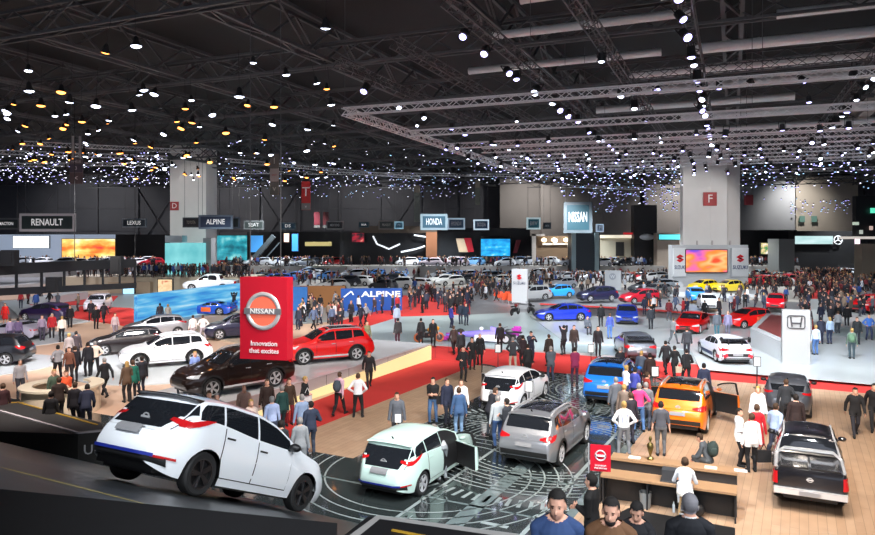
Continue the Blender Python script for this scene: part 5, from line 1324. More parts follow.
# cover, sport bar and chrome bumper are parts of the truck
trk=[o for o in COL.objects if o.name.startswith('pickup_truck')][0]
trk.name='pickup_truck'
X=lambda s:PICK.L/2-s
m=MB(); m.box(X(5.2),-.74,1.16,X(3.95),-.03,1.2); m.box(X(5.2),.03,1.16,X(3.95),.74,1.2); m.build('bed_cover',[mat('cover_black',(.02,.02,.022),.2,coat=.6,noise=.1)],trk)
m=MB()
for sg in (-1,1): m.bar((X(5.25),sg*.82,1.18),(X(3.9),sg*.82,1.18),.07,.05); m.bar((X(3.9),sg*.82,1.18),(X(3.95),sg*.62,1.36),.07,.07)
m.bar((X(3.95),-.62,1.36),(X(3.95),.62,1.36),.09,.07); m.build('sport_bar',[M_CHROME],trk)
m=MB(); m.box(X(5.45),-.88,.5,X(5.3),.88,.66); m.build('rear_bumper',[M_CHROME],trk)
m=MB(); m.box(X(5.47),-.26,.52,X(5.44),.26,.63); m.build('number_plate',[M_PLATE],trk)
P_SM=car_proto(SMALL,2,('darkmirror',))
place_car(P_SM,G(788,409,.065),NA,GREYP,'dark grey small hatchback surrounded by visitors at the edge of the oak floor')
ZS=.925
P_SUVN=car_proto(BIGSUV,2,('rails','clad','chrome'))
place_car(P_SUVN,G(234,389,ZS),226,BROWNB,'large black brown off-road car on the raised white stage')
place_car(P_SUV,G(326,360,ZS),207,REDP,'bright red crossover on the raised white stage')
place_car(P_SUVN,G(166,364,.055),208,WHITEP,'white family car with its nose to the round counter')
P_H1=car_proto(HATCH,1,()); P_S1=car_proto(SUV,1,()); P_C1=car_proto(CIVIC,1,()); P_K1=car_proto(COUPE,1,()); P_P1=car_proto(PICK,1,()); P_M1=car_proto(SMALL,1,())
place_car(P_H1,G(128,352,.05),207,paint('1c1416',.2),'dark brown hatchback behind the white family car')
place_car(P_H1,G(156,336,.0),207,paint('a8a8ac',.4),'silver grey hatchback behind the dark brown one')
place_car(P_S1,G(-14,364,.05),190,paint('15151a'),'dark car cut by the picture edge with one wheel showing')
place_car(P_K1,G(14,338,.055),170,paint('b8b4c4',.4),'low silver sports car with two visitors in front')
place_car(P_H1,G(46,320,.045),165,paint('2a1e44',.3),'dark violet hatchback on a pale podium')
place_car(P_S1,G(98,311,.0),283,paint('e8e4f0'),'white van like car facing the viewer by the long white plinth')
place_car(P_S1,G(238,337,.12),205,paint('20203a',.3),'dark blue car partly hidden behind the red hanging box')
place_car(P_P1,Wp(211,291,72),185,paint('dfe6ea'),'silver white pickup behind the mountain billboard')
# race cars
def wing(parent,x,z,w,mcol,ch=.3):
    m=MB(); m.box(x-ch,-w,z,x,w,z+.03); m.box(x-ch,-w,z-.15,x,-w+.03,z+.12); m.box(x-ch,w-.03,z-.15,x,w,z+.12)
    for s in (-.35,.35): m.box(x-.2,s-.02,z-.45,x-.08,s+.02,z)
    m.build('rear_wing',[mcol],parent)
def decal(spec,root,col,poly,sg):
    m=MB(); n=6; xs=lin(poly[0],poly[1],n); spec.pside([(x,poly[3]) for x in xs],[(x,poly[2]) for x in xs],sg,.012,2,m); m.build('livery_stripe',[col],root)
a=G(211,314,.12); o=place_car(P_K1,(a.x,a.y,.12),172,paint('1a50c0',.2),'blue racing coupe with an orange patch before the mountain billboard','racing_car','racing car'); o.rotation_euler=(0,0,rad(172)); wing(o,-1.9,1.05,.8,BLUEP)
c=COUPE; c.body(1)
for sg in (1,-1): decal(COUPE,o,plain('f06a20'),(-.4,.5,.3,.7),sg)
o=place_car(P_C1,G(723,358,.175),NA+24,paint('e4e8f0'),'white touring race car with red corners and a rear wing','racing_car','racing car'); wing(o,-1.75,1.35,.75,M_BLACK,.35)
CIVIC.body(1)
for sg in (1,-1): decal(CIVIC,o,plain('b01828'),(-2.0,-1.5,.32,.5),sg); decal(CIVIC,o,plain('24305c'),(-.9,1.0,.3,.5),sg)
m=MB(); CIVIC.pray([(y,.62) for y in lin(-.8,.8,7)],[(y,.3) for y in lin(-.8,.8,7)],(1,0,0),.03,2,m); m.build('rear_bumper',[M_BLACK],o)
m=MB(); 
for s in (-1,1): m.bar((-2.32,s*.75,.45),(-2.3,s*.55,.55),.1,.16)
m.build('bumper_accent',[plain('c02030')],o)
o=place_car(P_C1,G(634,355,.17),NA+22,GREYP,'dark grey fastback with a rear wing seen from behind'); wing(o,-1.8,1.15,.72,DKG)
o=place_car(P_C1,G(562,320,.16),187,CBLUE,'deep blue five door car seen from its side beside the white ramp')
o=place_car(P_C1,G(627,322,.16),255,paint('2848c0',.3),'deep blue car facing the viewer with a dark grille')
place_car(P_S1,G(531,300,.16),205,paint('c4c6c8',.4),'silver crossover beside the white logo totem')
place_car(P_M1,G(557,297,.16),195,paint('2f9ae8'),'light blue small car just behind the silver crossover')
place_car(P_M1,G(563,288,.16),200,paint('b8bcc4',.4),'pale grey small car behind the light blue one')
place_car(P_S1,G(597,301,.16),200,paint('2a2c4c',.3),'navy crossover with a red roof line on the white floor')
place_car(P_C1,G(692,331,.16),238,REDP,'red hatchback facing the viewer on the white floor')
place_car(P_M1,G(748,327,.16),200,paint('e01818'),'red small car half behind the white counter')
place_car(P_M1,G(703,291.5,.5),200,paint('f0d010'),'yellow small car in front of the orange screen')
place_car(P_M1,G(696,301,.16),262,paint('2890e8'),'sky blue small car below the yellow one')
place_car(P_M1,G(708,309,.16),258,paint('e8eaee'),'white small car below the sky blue one')
place_car(P_S1,G(655,297,.16),215,paint('7a7e80',.4),'grey boxy car near the broad white display wall')
place_car(P_M1,G(776,309,.16),240,paint('d81020'),'red small car near the end of the beige plinth')
place_car(P_M1,G(728,292,.5),200,paint('f4d840'),'second yellow small car right beside the first on the plinth')
place_car(P_S1,G(869,312,.16),215,paint('c81018'),'red car at the hall edge among blue clad visitors')
place_car(P_H1,G(640,303,.16),200,paint('a01828'),'dark red car by the little orange screen')
place_car(P_S1,G(675,286,.16),20,paint('30343a'),'dark car at the edge of the broad display wall')
# orange ramp display
m=MB(); a=G(757,329,.16); b9=G(796,331,.16); d=b9-a
m.box(0,0,0,d.length,1.4,.9); o=m.build('engine_display',[plain('c84820')],None,a,math.atan2(d.y,d.x)); tag(o,'orange display block behind the white counter','display')
m=MB(); m.box(.2,-.03,.2,d.length*.35,0,.7); m.box(d.length*.5,-.03,.2,d.length*.9,0,.7); m.build('display_panel',[plain('40583a')],o)
screen(646,299,657,306,70,screen_mat('screen_small_orange',[(.4,'301010'),(.55,'f08030'),(.7,'f8c070')],(3,1,3),1.0),'little orange screen on the white floor')
# open wheel racing car
def open_wheeler(loc,ang,c1,c2,c3,label,s=1):
    o=empty('racing_car',loc,rad(ang),label,'racing car'); o.scale=(s,)*3
    m=MB(); rg=[]
    for x,w,h,z in ((2.5,.08,.06,.32),(1.9,.13,.12,.36),(1.0,.24,.2,.42),(.3,.34,.26,.45),(-.3,.42,.3,.46),(-1.2,.34,.28,.45),(-2.1,.14,.16,.42)):
        rg.append([(x,w*math.cos(2*PI*k/12),z+h*math.sin(2*PI*k/12)) for k in range(12)])
    m.loft(rg); m.build('chassis',[c1],o,smooth=1)
    m=MB(); 
    for s_ in (-1,1): m.box(-1.4,s_*.75-.25,.15,.3,s_*.75+.25,.52)
    m.build('side_pod',[c2],o)
    m=MB(); m.loft([[(-.6,w_*.16,.7),( -.6,w_*.1,1.0),(-.6,-w_*.1,1.0),(-.6,-w_*.16,.7)] for w_ in (1,)]+[[(-1.9,.05,.55),(-1.9,.03,.7),(-1.9,-.03,.7),(-1.9,-.05,.55)]]); m.build('engine_cover',[c1],o)
    m=MB(); m.box(2.2,-.85,.12,2.6,.85,.17); m.box(2.2,-.88,.1,2.7,-.84,.35); m.box(2.2,.84,.1,2.7,.88,.35); m.build('front_wing',[c3],o)
    m=MB(); m.box(-2.5,-.48,.85,-2.1,.48,.9); m.box(-2.55,-.5,.5,-2.05,-.47,1.0); m.box(-2.55,.47,.5,-2.05,.5,1.0); m.box(-2.3,-.03,.5,-2.2,.03,.9); m.build('rear_wing',[c3],o)
    m=MB(); m.ball((.05,0,.82),.14,.13,.14,10); m.build('helmet',[c2],o,smooth=1)
    for x,w in ((1.7,.16),(-1.75,.19)):
        for s_ in (-1,1):
            m=MB(); m.cyl((x,s_*(.85-w),.33),(x,s_*(.85+w),.33),.33,n=20); wh=m.build('wheel',[M_RUB],o,smooth=40)
            m=MB(); m.cyl((x,s_*(.85+w),.33),(x,s_*(.86+w),.33),.2,n=14); m.build('rim',[M_RIM],wh)
            m=MB(); m.bar((x,0,.4),(x,s_*.8,.34),.05); m.build('suspension_arm',[M_BLACK],o)
    return o
open_wheeler(G(482,341,.14),165,paint('8a7ce0'),paint('f0f0fa'),paint('a83098'),'purple and white open wheel racing car on the pale stand')
# motorcycles
def motorcycle(loc,ang,col,tyre,label):
    o=empty('motorcycle',loc,rad(ang),label,'motorcycle')
    for x in (-.7,.7):
        m=MB(); T=Matrix.Translation((x,0,.31))@Matrix.Rotation(PI/2,4,'X'); n=20; rg=[]
        for k in range(n): a=2*PI*k/n; rg.append([T@Vector((math.cos(a)*(.26+.06*math.cos(t)),math.sin(a)*(.26+.06*math.cos(t)),.06*math.sin(t))) for t in (0,PI/2,PI,3*PI/2)])
        rg.append(rg[0]); m.loft([[tuple(q) for q in r] for r in rg],0,True,False); w_=m.build('wheel',[tyre],o,smooth=1)
        m=MB(); m.cyl((x,-.03,.31),(x,.03,.31),.2,n=12); m.build('rim',[M_RIMD],w_)
    m=MB(); m.ball((.15,0,.8),.32,.15,.16,12); m.build('fuel_tank',[col],o,smooth=1)
    m=MB(); m.box(-.3,-.12,.3,.3,.12,.62); m.bar((-.7,0,.31),(0,0,.4),.08); m.build('engine',[M_BLACK],o)
    m=MB(); m.box(-.75,-.1,.74,-.1,.1,.84); m.build('seat',[M_RUB],o)
    m=MB(); m.bar((.7,-.07,.31),(.45,-.07,1.0),.05); m.bar((.7,.07,.31),(.45,.07,1.0),.05); m.build('fork',[M_CHROME],o)
    m=MB(); m.bar((.42,-.38,1.05),(.42,.38,1.05),.035); m.build('handlebar',[M_BLACK],o)
    m=MB(); m.ball((.58,0,.88),.12,.12,.14,8); m.build('fairing',[col],o,smooth=1); return o
motorcycle(G(429,342,.14),10,paint('f0a010'),plain('d87848'),'yellow motorcycle with orange wheels by the kerb of the pale stand')
motorcycle(G(515,315,.16),60,paint('801818'),M_RUB,'dark red motorcycle in front of the white logo totem')
motorcycle(G(531,314,.16),100,paint('202024'),M_RUB,'black motorcycle beside the dark red one')
motorcycle(G(511,344,.14),150,paint('303234'),M_RUB,'dark motorcycle behind the visitor in beige trousers')
# info stands with price sheets
def notice(px,py,z,label,h=1.2):
    p=G(px,py,z); o=empty('notice_stand',p,rad(-10),label,'sign'); m=MB(); m.bar((0,0,0),(0,0,h-.2),.04); m.box(-.15,-.12,0,.15,.12,.02); m.build('pole',[M_BLACK],o)
    MB().box(-.16,-.03,h-.2,.16,.0,h+.25).build('frame',[M_BLACK],o); MB().box(-.13,-.04,h-.17,.13,-.03,h+.22).build('sheet',[plain('d8dadc')],o)
notice(498,372,.06,'notice stand behind the white hatchback by the stage edge'); notice(529,418,.06,'notice stand between the white hatchback and the silver crossover'); notice(591,372,.06,'notice stand behind the bright blue off-road car'); notice(655,400,.06,'notice stand between the blue and the orange off-road cars'); notice(757,388,.06,'notice stand beside the dark grey small hatchback')
# ---------------------------------------------------------------- people
PR={}
def proto(key):
    if key in PR: return PR[key]
    pose,fl=(key.split('/')+[''])[:2]
    PR[key]=person_proto(pose,fem='f' in fl,coat=1 if 'c' in fl else (.35 if 'j' in fl else 0),voxel=.0085 if 'X' in fl else .016,longhair='l' in fl,short='s' in fl,bald='b' in fl,skirt='k' in fl,face='X' in fl)
    return PR[key]
LEANZ={'lean':1.2,'sit':1.28,'crouch':1.12,'bend':1.6,'stoolsit':1.6}
def HP(px,yh,z=0,top=1.75):
    D=F*(H-z-top)/(yh-HY); return Vector(((px-CX)*D/F,D,z))
H1,H2,H3,H4,H5='1c1410','3a2818','a88850','8a8684','4a3424'
PEOPLE=[]
def pp(px,yh,z,key,ang,top,bot,hair,label,s=1.0,shoes='141416',group=None):
    t=LEANZ.get(key.split('/')[0],1.75)*s
    loc=HP(px,yh,z,t); a=ang-math.degrees(math.atan2(loc.x,loc.y)); PEOPLE.append(loc)
    return put_person(proto(key),loc,a,top,bot,hair,label,group,s,shoes)
B,W0,N0='15151a','e8e8ea','20263c'
rows=[
# black stage and oak floor
(397,392,.06,'stand/j',175,'5a5e66','2a2c30',H2,'man in a grey suit holding a white sheet behind the mint green car'),
(433,377,.06,'arms_front/s',172,'111114','3c5a80',H1,'man in a black t-shirt and blue jeans with his arms in front'),
(447,378,.06,'stand/j',215,'1c2238','1a1e2c',H5,'man in a navy suit beside the one in the black t-shirt'),
(461,379,.06,'stand',190,'e4e6ea','30343c',H2,'man in a white shirt behind the person in denim blue'),
(459,387,.06,'stand/fj',10,'3a5880','6a88a8',H5,'person in a denim blue dress with their back turned by the stage edge'),
(463,346,.02,'stand_bag/j',200,'16161c','141418',H1,'man in a black suit alone on the red carpet corner'),
(489,391,.06,'bend/j',300,'22242c','3a4048',H5,'man in a dark jacket bending beside the white hatchback'),
(498,395,.06,'stand',20,'aeb6bc','34507c',H4,'man in a pale grey shirt and jeans with his back turned beside the silver crossover'),
(507,398,.06,'arms_front/j',60,'2c3038','2a3a58',H1,'man in a dark jacket half hidden beside the one in pale grey shirt'),
(0,0,.06,'lean',0,'a8adb0','7e8488','6a6460','grey haired man in a grey shirt leaning into the mint green car'),
(626,365,.06,'stand_bag',300,'e8eaee','303850',H3,'fair haired person in white beside the bright blue off-road car'),
(635,367,.06,'stand/f',330,'4048a0','20263c',H1,'person in a violet blue top behind the fair haired one in white'),
(616,377,.06,'stand/j',20,'5c6068','53575f',H4,'man in a grey suit with his back turned behind the bright blue car'),
(624,384,.06,'stand/fj',340,'7a6a60','4a4440',H3,'woman in a brown grey jacket next to the man in grey suit'),
(639,383,.06,'hips/s',5,'d83a78','4a6ea0',H4,'man in a bright pink shirt and light blue jeans'),
(646,382,.06,'stand/j',350,'6a6e74','4a5060',H4,'grey haired man in grey just behind the bright pink shirt'),
(631,392,.06,'stand/f',30,'2a2630','2a2a38',H5,'person in dark clothes between the pink shirt and the man with braces'),
(624,401,.06,'hips',8,'e6e8ec','6e7278',H3,'man in a white shirt with blue braces and grey trousers, hands on hips'),
(661,401,.06,'stand/s',5,'4a4c54','5c5e62',H1,'man in grey seen from behind facing the orange car'),
(709,434,.06,'crouch',80,'4c5258','3a3c3e',H2,'man in grey crouching with a backpack by the long desk'),
(739,408,.06,'arms_front/fj',255,'eceef2','141418',H1,'dark haired woman in a white tunic facing her colleague'),
(752,413,.06,'stand/fj',20,'f0f0f4','141418',H5,'woman in a white tunic seen from behind holding a dark bag'),
(758,386,.06,'stand/flj',185,'e0e6f0','d8dce4','b89048','long haired blonde woman in a white coat by the dark grey small car'),
(757,404,.06,'stand/fk',10,'c01828','b01020',H5,'small person in a red dress by the dark grey small car'),
(775,402,.06,'walk',330,'9aaed0','34384a',H2,'man in a light blue shirt stepping towards the black pickup truck'),
(786,379,.06,'stand_bag/j',10,'2a2e34','26282c',H5,'tall man in a dark grey jacket looking at the dark grey small car'),
(796,394,.06,'stand/j',10,'2a1c1c','1c1a20',H1,'man in a brown black jacket close to the black pickup truck'),
(704,363,.02,'stand/j',15,'28304a','20263a',H1,'man in a navy suit walking on the red carpet behind the orange car'),
(855,386,.06,'walk/j',190,'17171a','22222a',H1,'man in a black jacket walking alone on the oak floor'),
(874,382,.06,'walk/j',185,'101014','18181c',H1,'man in black cut by the picture edge on the oak floor'),
(647,372,.06,'stand/f',300,'8a2a20','2a2a30',H2,'person in a rust red top between the blue and orange cars'),
# along the red carpet
(339,371,.02,'walk/f',330,'d0a8b8','16161a',H5,'person in a pale pink shirt with a grey backpack walking on the red carpet'),
(358,373,.02,'hips',350,'dcdce0','141416',H5,'man in a white shirt and black trousers on the red carpet'),
(369,350,.02,'walk/j',185,'1c1a1e','19191c',H5,'man in a dark suit striding along the lit wedge'),
(305,376,.02,'stand_bag/fj',250,'141416','19191c',H3,'blonde woman in black with a white bag before the raised stage'),
(289,378,.02,'stand/flj',200,'3c2a1e','701018',H5,'long haired woman in a brown jacket by the raised stage'),
(282,385,.02,'stand/fj',30,'173c3a','1c2c30',H4,'grey haired woman in a dark green jacket in the group behind the ramp'),
(267,379,.02,'stand/j',190,'2c1e1a','20181a',H5,'man in a dark brown jacket in the group behind the ramp'),
(272,396,.02,'stand',15,'a9b8dc','384058',H4,'man in a light blue violet shirt, broad back, behind the white car roof'),
(244,385,.02,'stand/bj',200,'9a8278','4a4448',H4,'bald man in a beige jacket above the white car roof'),
(251,399,.02,'stand/fl',200,'cdb8ae','50484c',H3,'fair long haired woman in pale clothes above the white car roof'),
(302,394,.02,'stand',15,'8496b4','2c3850',H4,'grey haired man in a steel blue shirt in the group'),
(300,417,.02,'stand/fc',10,'8c9094','303236',H4,'woman in a light grey coat seen from behind at the stage corner'),
(311,401,.02,'stand_bag/j',20,'2b3448','303848',H1,'man in a dark blue jacket beside the woman in light grey coat'),
(281,420,.02,'stand/f',20,'2a2c30','20242c',H1,'person in dark clothes half hidden behind the white car windscreen'),
(209,391,.02,'stand',200,'9c7c6c','404048',H2,'brown haired person whose head shows above the white car roof'),
(217,393,.02,'stand',170,'7c8ca0','404048',H4,'person in grey blue whose head shows above the white car roof'),
(268,341,ZS,'stand/j',190,'18181c','16161a',H1,'person in black standing behind the lower edge of the red hanging box'),
# beige stand
(20,359,.02,'stand',200,'a6a4a8','3a3a42',H4,'man in a light grey shirt behind the round counter, alone'),
(58,345,.02,'hips',20,'8e8c90','17171c',H1,'man in a grey shirt with his back turned behind the round counter'),
(69,333,.02,'stand/f',10,'948a88','30282c',H3,'fair haired woman in grey beyond the round counter'),
(76,331,.02,'stand/j',350,'3c3236','201c22',H1,'man in a dark jacket beside the fair haired woman in grey'),
(75,346,.02,'stand/j',20,'18141c','16141a',H2,'man in a black suit right behind the round counter'),
(69,347,.02,'stand/f',190,'6a4030','20181c',H5,'person in a brown top squeezed beside the black suit'),
(95,341,.02,'hips',5,'e6cfc0','1c1c22',H4,'man in a cream shirt with dark trousers behind the round counter'),
(88,342,.02,'stand/j',20,'1c1c24','16161c',H1,'man in dark clothes beside the cream shirt'),
(105,357,.02,'walk/j',30,'121218','16161c',H4,'man in black walking beside the round counter'),
(66,370,.02,'arms_front/f',190,'d8542c','30282c',H5,'person in an orange red shirt inside the round counter'),
(54,369,.02,'stand/f',200,'465848','282830',H3,'fair haired person in green grey inside the round counter'),
(59,377,.02,'stand_bag/j',10,'2c1e18','1e1818',H2,'man in a dark brown coat leaning at the round counter'),
(51,391,.02,'stand/fj',340,'111014','16141a',H1,'person in black at the dark corner stage, short'),
(75,382,.02,'stand/j',330,'131018','17141c',H2,'man in a black jacket in front of the round counter'),
(86,388,.02,'bend/j',350,'141a30','161a28',H1,'person in a dark navy jacket bending by the dark corner stage'),
(3,383,.02,'stand/f',20,'3a1c20','20181c',H5,'person in dark red at the hall side of the dark corner stage'),
(133,360,.02,'stand/fj',20,'15685a','1a1a20',H5,'woman in an emerald green jacket beside the white family car'),
(127,361,.02,'stand/flj',20,'5a4636','18161c',H3,'long haired woman in brown beside the emerald green jacket'),
(142,356,.02,'stand/j',30,'1c1e28','1a2032',H1,'man in a black jacket beside the emerald green jacket'),
(195,351,.02,'stand/f',200,'7a92d0','30343c',H3,'person in a light blue top by the hood of the black brown off-road car'),
(42,315,.02,'stand',190,'88788c','3a3444',H5,'man in a mauve grey shirt by the dark violet car'),
(52,313,.02,'stand/j',170,'a81820','1c1820',H4,'man in a bright red jacket by the dark violet car'),
(62,316,.02,'stand',20,'e0d4c8','16161c',H3,'man in a cream white shirt and black trousers next to the red jacket'),
(10,318,.02,'stand/f',20,'8a7c98','403850',H5,'person in lilac grey in front of the silver sports car'),
(18,318,.02,'stand',10,'5a4c6c','302840',H1,'person in dark violet in front of the silver sports car'),
(5,303,.02,'stand/fk',190,'d81c18','c01818',H5,'person in a bright red dress at the hall side'),
(70,305,.02,'stand/j',180,'18161c','18161c',H1,'person in black behind the cream white shirt'),
(96,306,.02,'stand/j',190,'121014','131116',H2,'broad man in a black suit on the beige floor before the white van'),
(91,300,.02,'stand/j',170,'201820','1c161c',H1,'person in dark clothes just behind the broad man in black'),
(104,302,.02,'walk/j',20,'241c24','1c1820',H1,'person in a dark coat walking by the white van'),
(115,313,.02,'stand/f',200,'b8a4a4','7c7078',H5,'person in pale grey on the strip of red carpet by the black hatchback'),
(193,315,.05,'stand',20,'e6dcd8','b0a4a8',H2,'person in white, first of the two in front of the racing deck'),
(203,315,.05,'hips',10,'e0d8d4','a8a0a8',H5,'person in white, second of the two in front of the racing deck'),
(160,303,.05,'stand/j',10,'30303a','26262e',H1,'person in dark clothes looking at the mountain billboard'),
(168,304,.05,'stand/f',10,'98948c','404048',H3,'person in light grey looking at the mountain billboard'),
(234,292,.05,'camera/j',350,'20242c','20242c',H1,'person in black taking a picture of the blue racing coupe'),
# carpet edge in the middle
(454,325,.02,'walk/fj',20,'3a2c28','1c1a1e',H5,'woman in a brown jacket at the kerb of the pale stand'),
(461,330,.02,'stand/j',30,'26282c','1c1c20',H2,'man in dark grey behind the woman in brown jacket'),
(472,337,.02,'stand_bag/fc',190,'121216','16161a',H1,'woman in a black coat, first of the dark pair on the carpet'),
(480,333,.02,'stand/fc',170,'101014','16161a',H4,'grey haired woman in a black coat, second of the dark pair'),
(500,323,.14,'stand/j',10,'16161a','1a1a20',H2,'man in black standing before the purple racing car'),
(513,337,.02,'hips/j',10,'34363c','b8a898',H4,'man in a dark jacket and beige trousers on the carpet'),
(523,335,.02,'stand/fj',30,'2a1c22','1c161a',H1,'woman in dark red brown near the navy suit'),
(531,331,.02,'phone/j',200,'1e2438','1e2236',H1,'man in a navy suit looking at his phone'),
(528,344,.02,'stand/fc',20,'141418','141418',H1,'woman in a long black coat in front of the navy suit'),
(549,334,.02,'stand/fj',30,'2a221e','19191d',H5,'woman in a dark brown jacket at the kerb'),
(551,346,.02,'arms_front/j',20,'464c56','2c3448',H4,'man in a grey jacket near the bright blue car'),
(564,325,.14,'camera/j',40,'131318','16161c',H1,'man in black holding a camera by the white ramp'),
(574,325,.14,'stand/j',200,'2e2420','202024',H5,'man in a brown jacket beside the one holding a camera'),
(575,347,.02,'arms_front/fj',10,'7a2048','3a2038',H1,'woman in a purple top on the carpet behind the bright blue car'),
(598,326,.14,'stand/j',190,'14141a','15151a',H1,'slim man in black alone on the pale floor'),
(620,347,.02,'stand/j',30,'17181e','1a1a20',H4,'man in black behind the bright blue off-road car'),
(641,350,.02,'walk/j',340,'4a5260','283048',H3,'man in a grey blue jacket striding on the carpet'),
(650,353,.02,'stand/j',20,'2e1e1c','201a1c',H1,'man in dark brown beside the dark grey fastback'),
(601,304,.16,'stand/j',10,'17171c','18181e',H2,'small figure in black behind the deep blue cars'),
(610,313,.16,'stand/f',20,'4050a0','4a6ca8',H5,'person in blue jeans beside the deep blue car with dark grille'),
(587,316,.16,'sit',200,'565c66','2c3038',H1,'person in grey sitting between the two deep blue cars'),
(651,306,.16,'stand/j',10,'2c3038','1c1e26',H1,'person in dark grey below the little orange screen'),
(673,317,.16,'walk',320,'787c80','50565c',H5,'person in grey walking before the red hatchback'),
(687,327,.16,'stand/j',10,'303238','1c2030',H2,'person in dark grey between red hatchback and white race car'),
(666,340,.02,'walk/j',20,'17171c','18181e',H1,'man in black striding on the carpet before the pale stand'),
(675,345,.02,'walk/fj',25,'121216','16161c',H1,'woman in black with a beige bag striding on the carpet'),
(687,348,.02,'stride/j',30,'141419','18181e',H1,'man in black stepping with a bag near the navy suit'),
(717,311,.16,'stand/j',10,'5c626c','3a7080',H4,'person in grey with teal trousers behind the white race car'),
(728,311,.16,'stand/bj',15,'8a86a8','6c6c80',H4,'bald person in lilac grey behind the white race car'),
(731,293,.16,'stand',20,'8c9098','2c3040',H1,'person in pale grey near the yellow small cars'),
(736,293,.16,'stand/j',350,'2c3044','2a3048',H2,'person in dark blue near the yellow small cars'),
(816,325,.16,'stand/f',30,'b8c4d8','46689c',H3,'person in a pale shirt and jeans with a bag beside the chrome logo totem'),
(821,317,.16,'stand/j',20,'2a2e40','20243a',H1,'person in dark blue behind the pale shirt by the logo totem'),
(830,317,.16,'stand/fl',30,'9ab0cc','26304a',H3,'long haired blonde person in pale blue on the grey floor'),
(847,305,.02,'stand/j',10,'121216','16161a',H1,'person in black on the pale floor near the hall edge'),
(852,328,.16,'stand/f',10,'607468','3c4c54',H3,'person in grey green with a backpack on the pale floor'),
(857,317,.16,'stand/j',190,'22282c','20242c',H5,'man in dark green grey behind the one with the backpack'),
(869,314,.16,'hips',200,'3868b8','2a3350',H1,'man in a bright blue shirt near the hall edge'),
(838,311,.02,'stand/f',20,'8a8e94','30343c',H5,'person in light grey walking near the red strip'),
(366,303,.1,'walk/f',30,'948e94','1c1c22',H3,'fair haired person in pale grey walking by the blue low wall'),
(361,304,.1,'walk/j',30,'1e2030','1c1c26',H1,'person in dark blue beside the pale grey walker'),
(367,321,.1,'stand/f',200,'7a7a58','585848',H5,'person in olive green before the pale strip'),
(397,305,.1,'stand/j',20,'b8c4d8','6a2838',H2,'large man in a pale blue jacket with dark red trousers'),
(398,318,.1,'stand/j',25,'3a3a3c','4a2030',H1,'person in grey just before the pale blue jacket'),
(421,318,.1,'stand/fc',15,'26282a','1c1c20',H1,'person in a dark coat next to the yellow motorcycle'),
(433,319,.1,'stand/j',190,'121216','131317',H5,'person in black beside the orange wheel of the yellow motorcycle'),
(451,305,.14,'stand/j',300,'3c3c94','20243c',H1,'person in a violet blue jacket with a rucksack'),
(461,302,.14,'stand/j',20,'2c3444','26304a',H2,'man in slate blue, first of a pair behind the purple racing car'),
(466,303,.14,'stand/j',200,'1e2a3c','1c2436',H5,'man in dark blue, second of a pair behind the purple racing car'),
(375,289,.1,'stand/f',10,'b8bcc4','303a50',H2,'person in white before the blue low wall'),
(380,291,.1,'stand/j',10,'121418','14161a',H1,'person in black before the white capitals of the blue low wall'),
(400,288,.1,'stand/j',190,'15151a','18181c',H2,'person in black at the end of the blue low wall'),
]
for r in rows:
    if r[0]==0:
        g=G(442,481,.06); put_person(proto('lean'),g,28,r[5],r[6],r[7],r[8])
    else:
        o=pp(*r)
        if 'braces' in r[8] and 'hands on hips' in r[8]:
            m=MB(); m.bar((-.04,-.135,1.0),(-.09,-.14,1.36),.025,.012); m.bar((.04,-.135,1.0),(.09,-.14,1.36),.025,.012); m.build('braces',cloth('2c4a9c'),o)
NROW=len(rows)
# the receptionist
put_person(proto('stoolsit/fs'),(RS[0],RS[1],.06),math.degrees(ang)+5,'e4e8f0','e4e6ea',H2,'receptionist in white sitting on a stool behind the oak desk')
# man in black behind the little pole sign
def FPp(px,yh,D,key,a,top,bot,hair,label,s=1.0,dz=0,skin=None):
    zf=H-(yh-HY)*D/F-1.775*s; loc=Vector(((px-CX)*D/F,D,zf+dz)); an=a-math.degrees(math.atan2(loc.x,loc.y))
    return put_person(proto(key),loc,an,top,bot,hair,label,None,s,'141416',skin,faces=a>90 and a<270),zf
for r in ((557,486.5,6.35,'arms_front/X',182,'2c4470','1c2436','120e0c','man in a blue sweater with short dark hair looking down on the stairs'),
          (611,494.5,6.9,'arms_front/Xj',180,'6b4a30','20242c','181210','bearded man in a tan brown jacket on the stairs'),
          (637,499,8.9,'phone/Xfj',172,'17171d','1a1a20','141010','dark haired person in a black jacket raising a hand to the face'),
          (690,491.5,7.5,'stand/Xj',8,'14161d','15161c','77757a','grey haired man in a black suit seen from behind on the stairs'),
          (592,472,11.6,'arms_front/X',70,'0c0c0f','111114','120f0e','man in black in profile beside the small red pole sign')):
    o,zf=FPp(*r[:9]); pr_=proto(r[3]); hr_=pr_['hr']
    if 'bearded' in r[8]: m=MB(); m.ball((0,.04,-.085),.052,.05,.04,12,0,hr_); m.ball((0,.02,-.06),.066,.045,.035,12,0,hr_); m.build('beard',cloth('1a1210'),o,smooth=1)
    if 'suit' in r[8]: m=MB(); m.lathe([(.066,1.475),(.07,1.5),(.064,1.525)],16,0,Matrix.Translation((0,-.012,0))); m.build('collar',cloth('e8e8ea'),o,smooth=1)
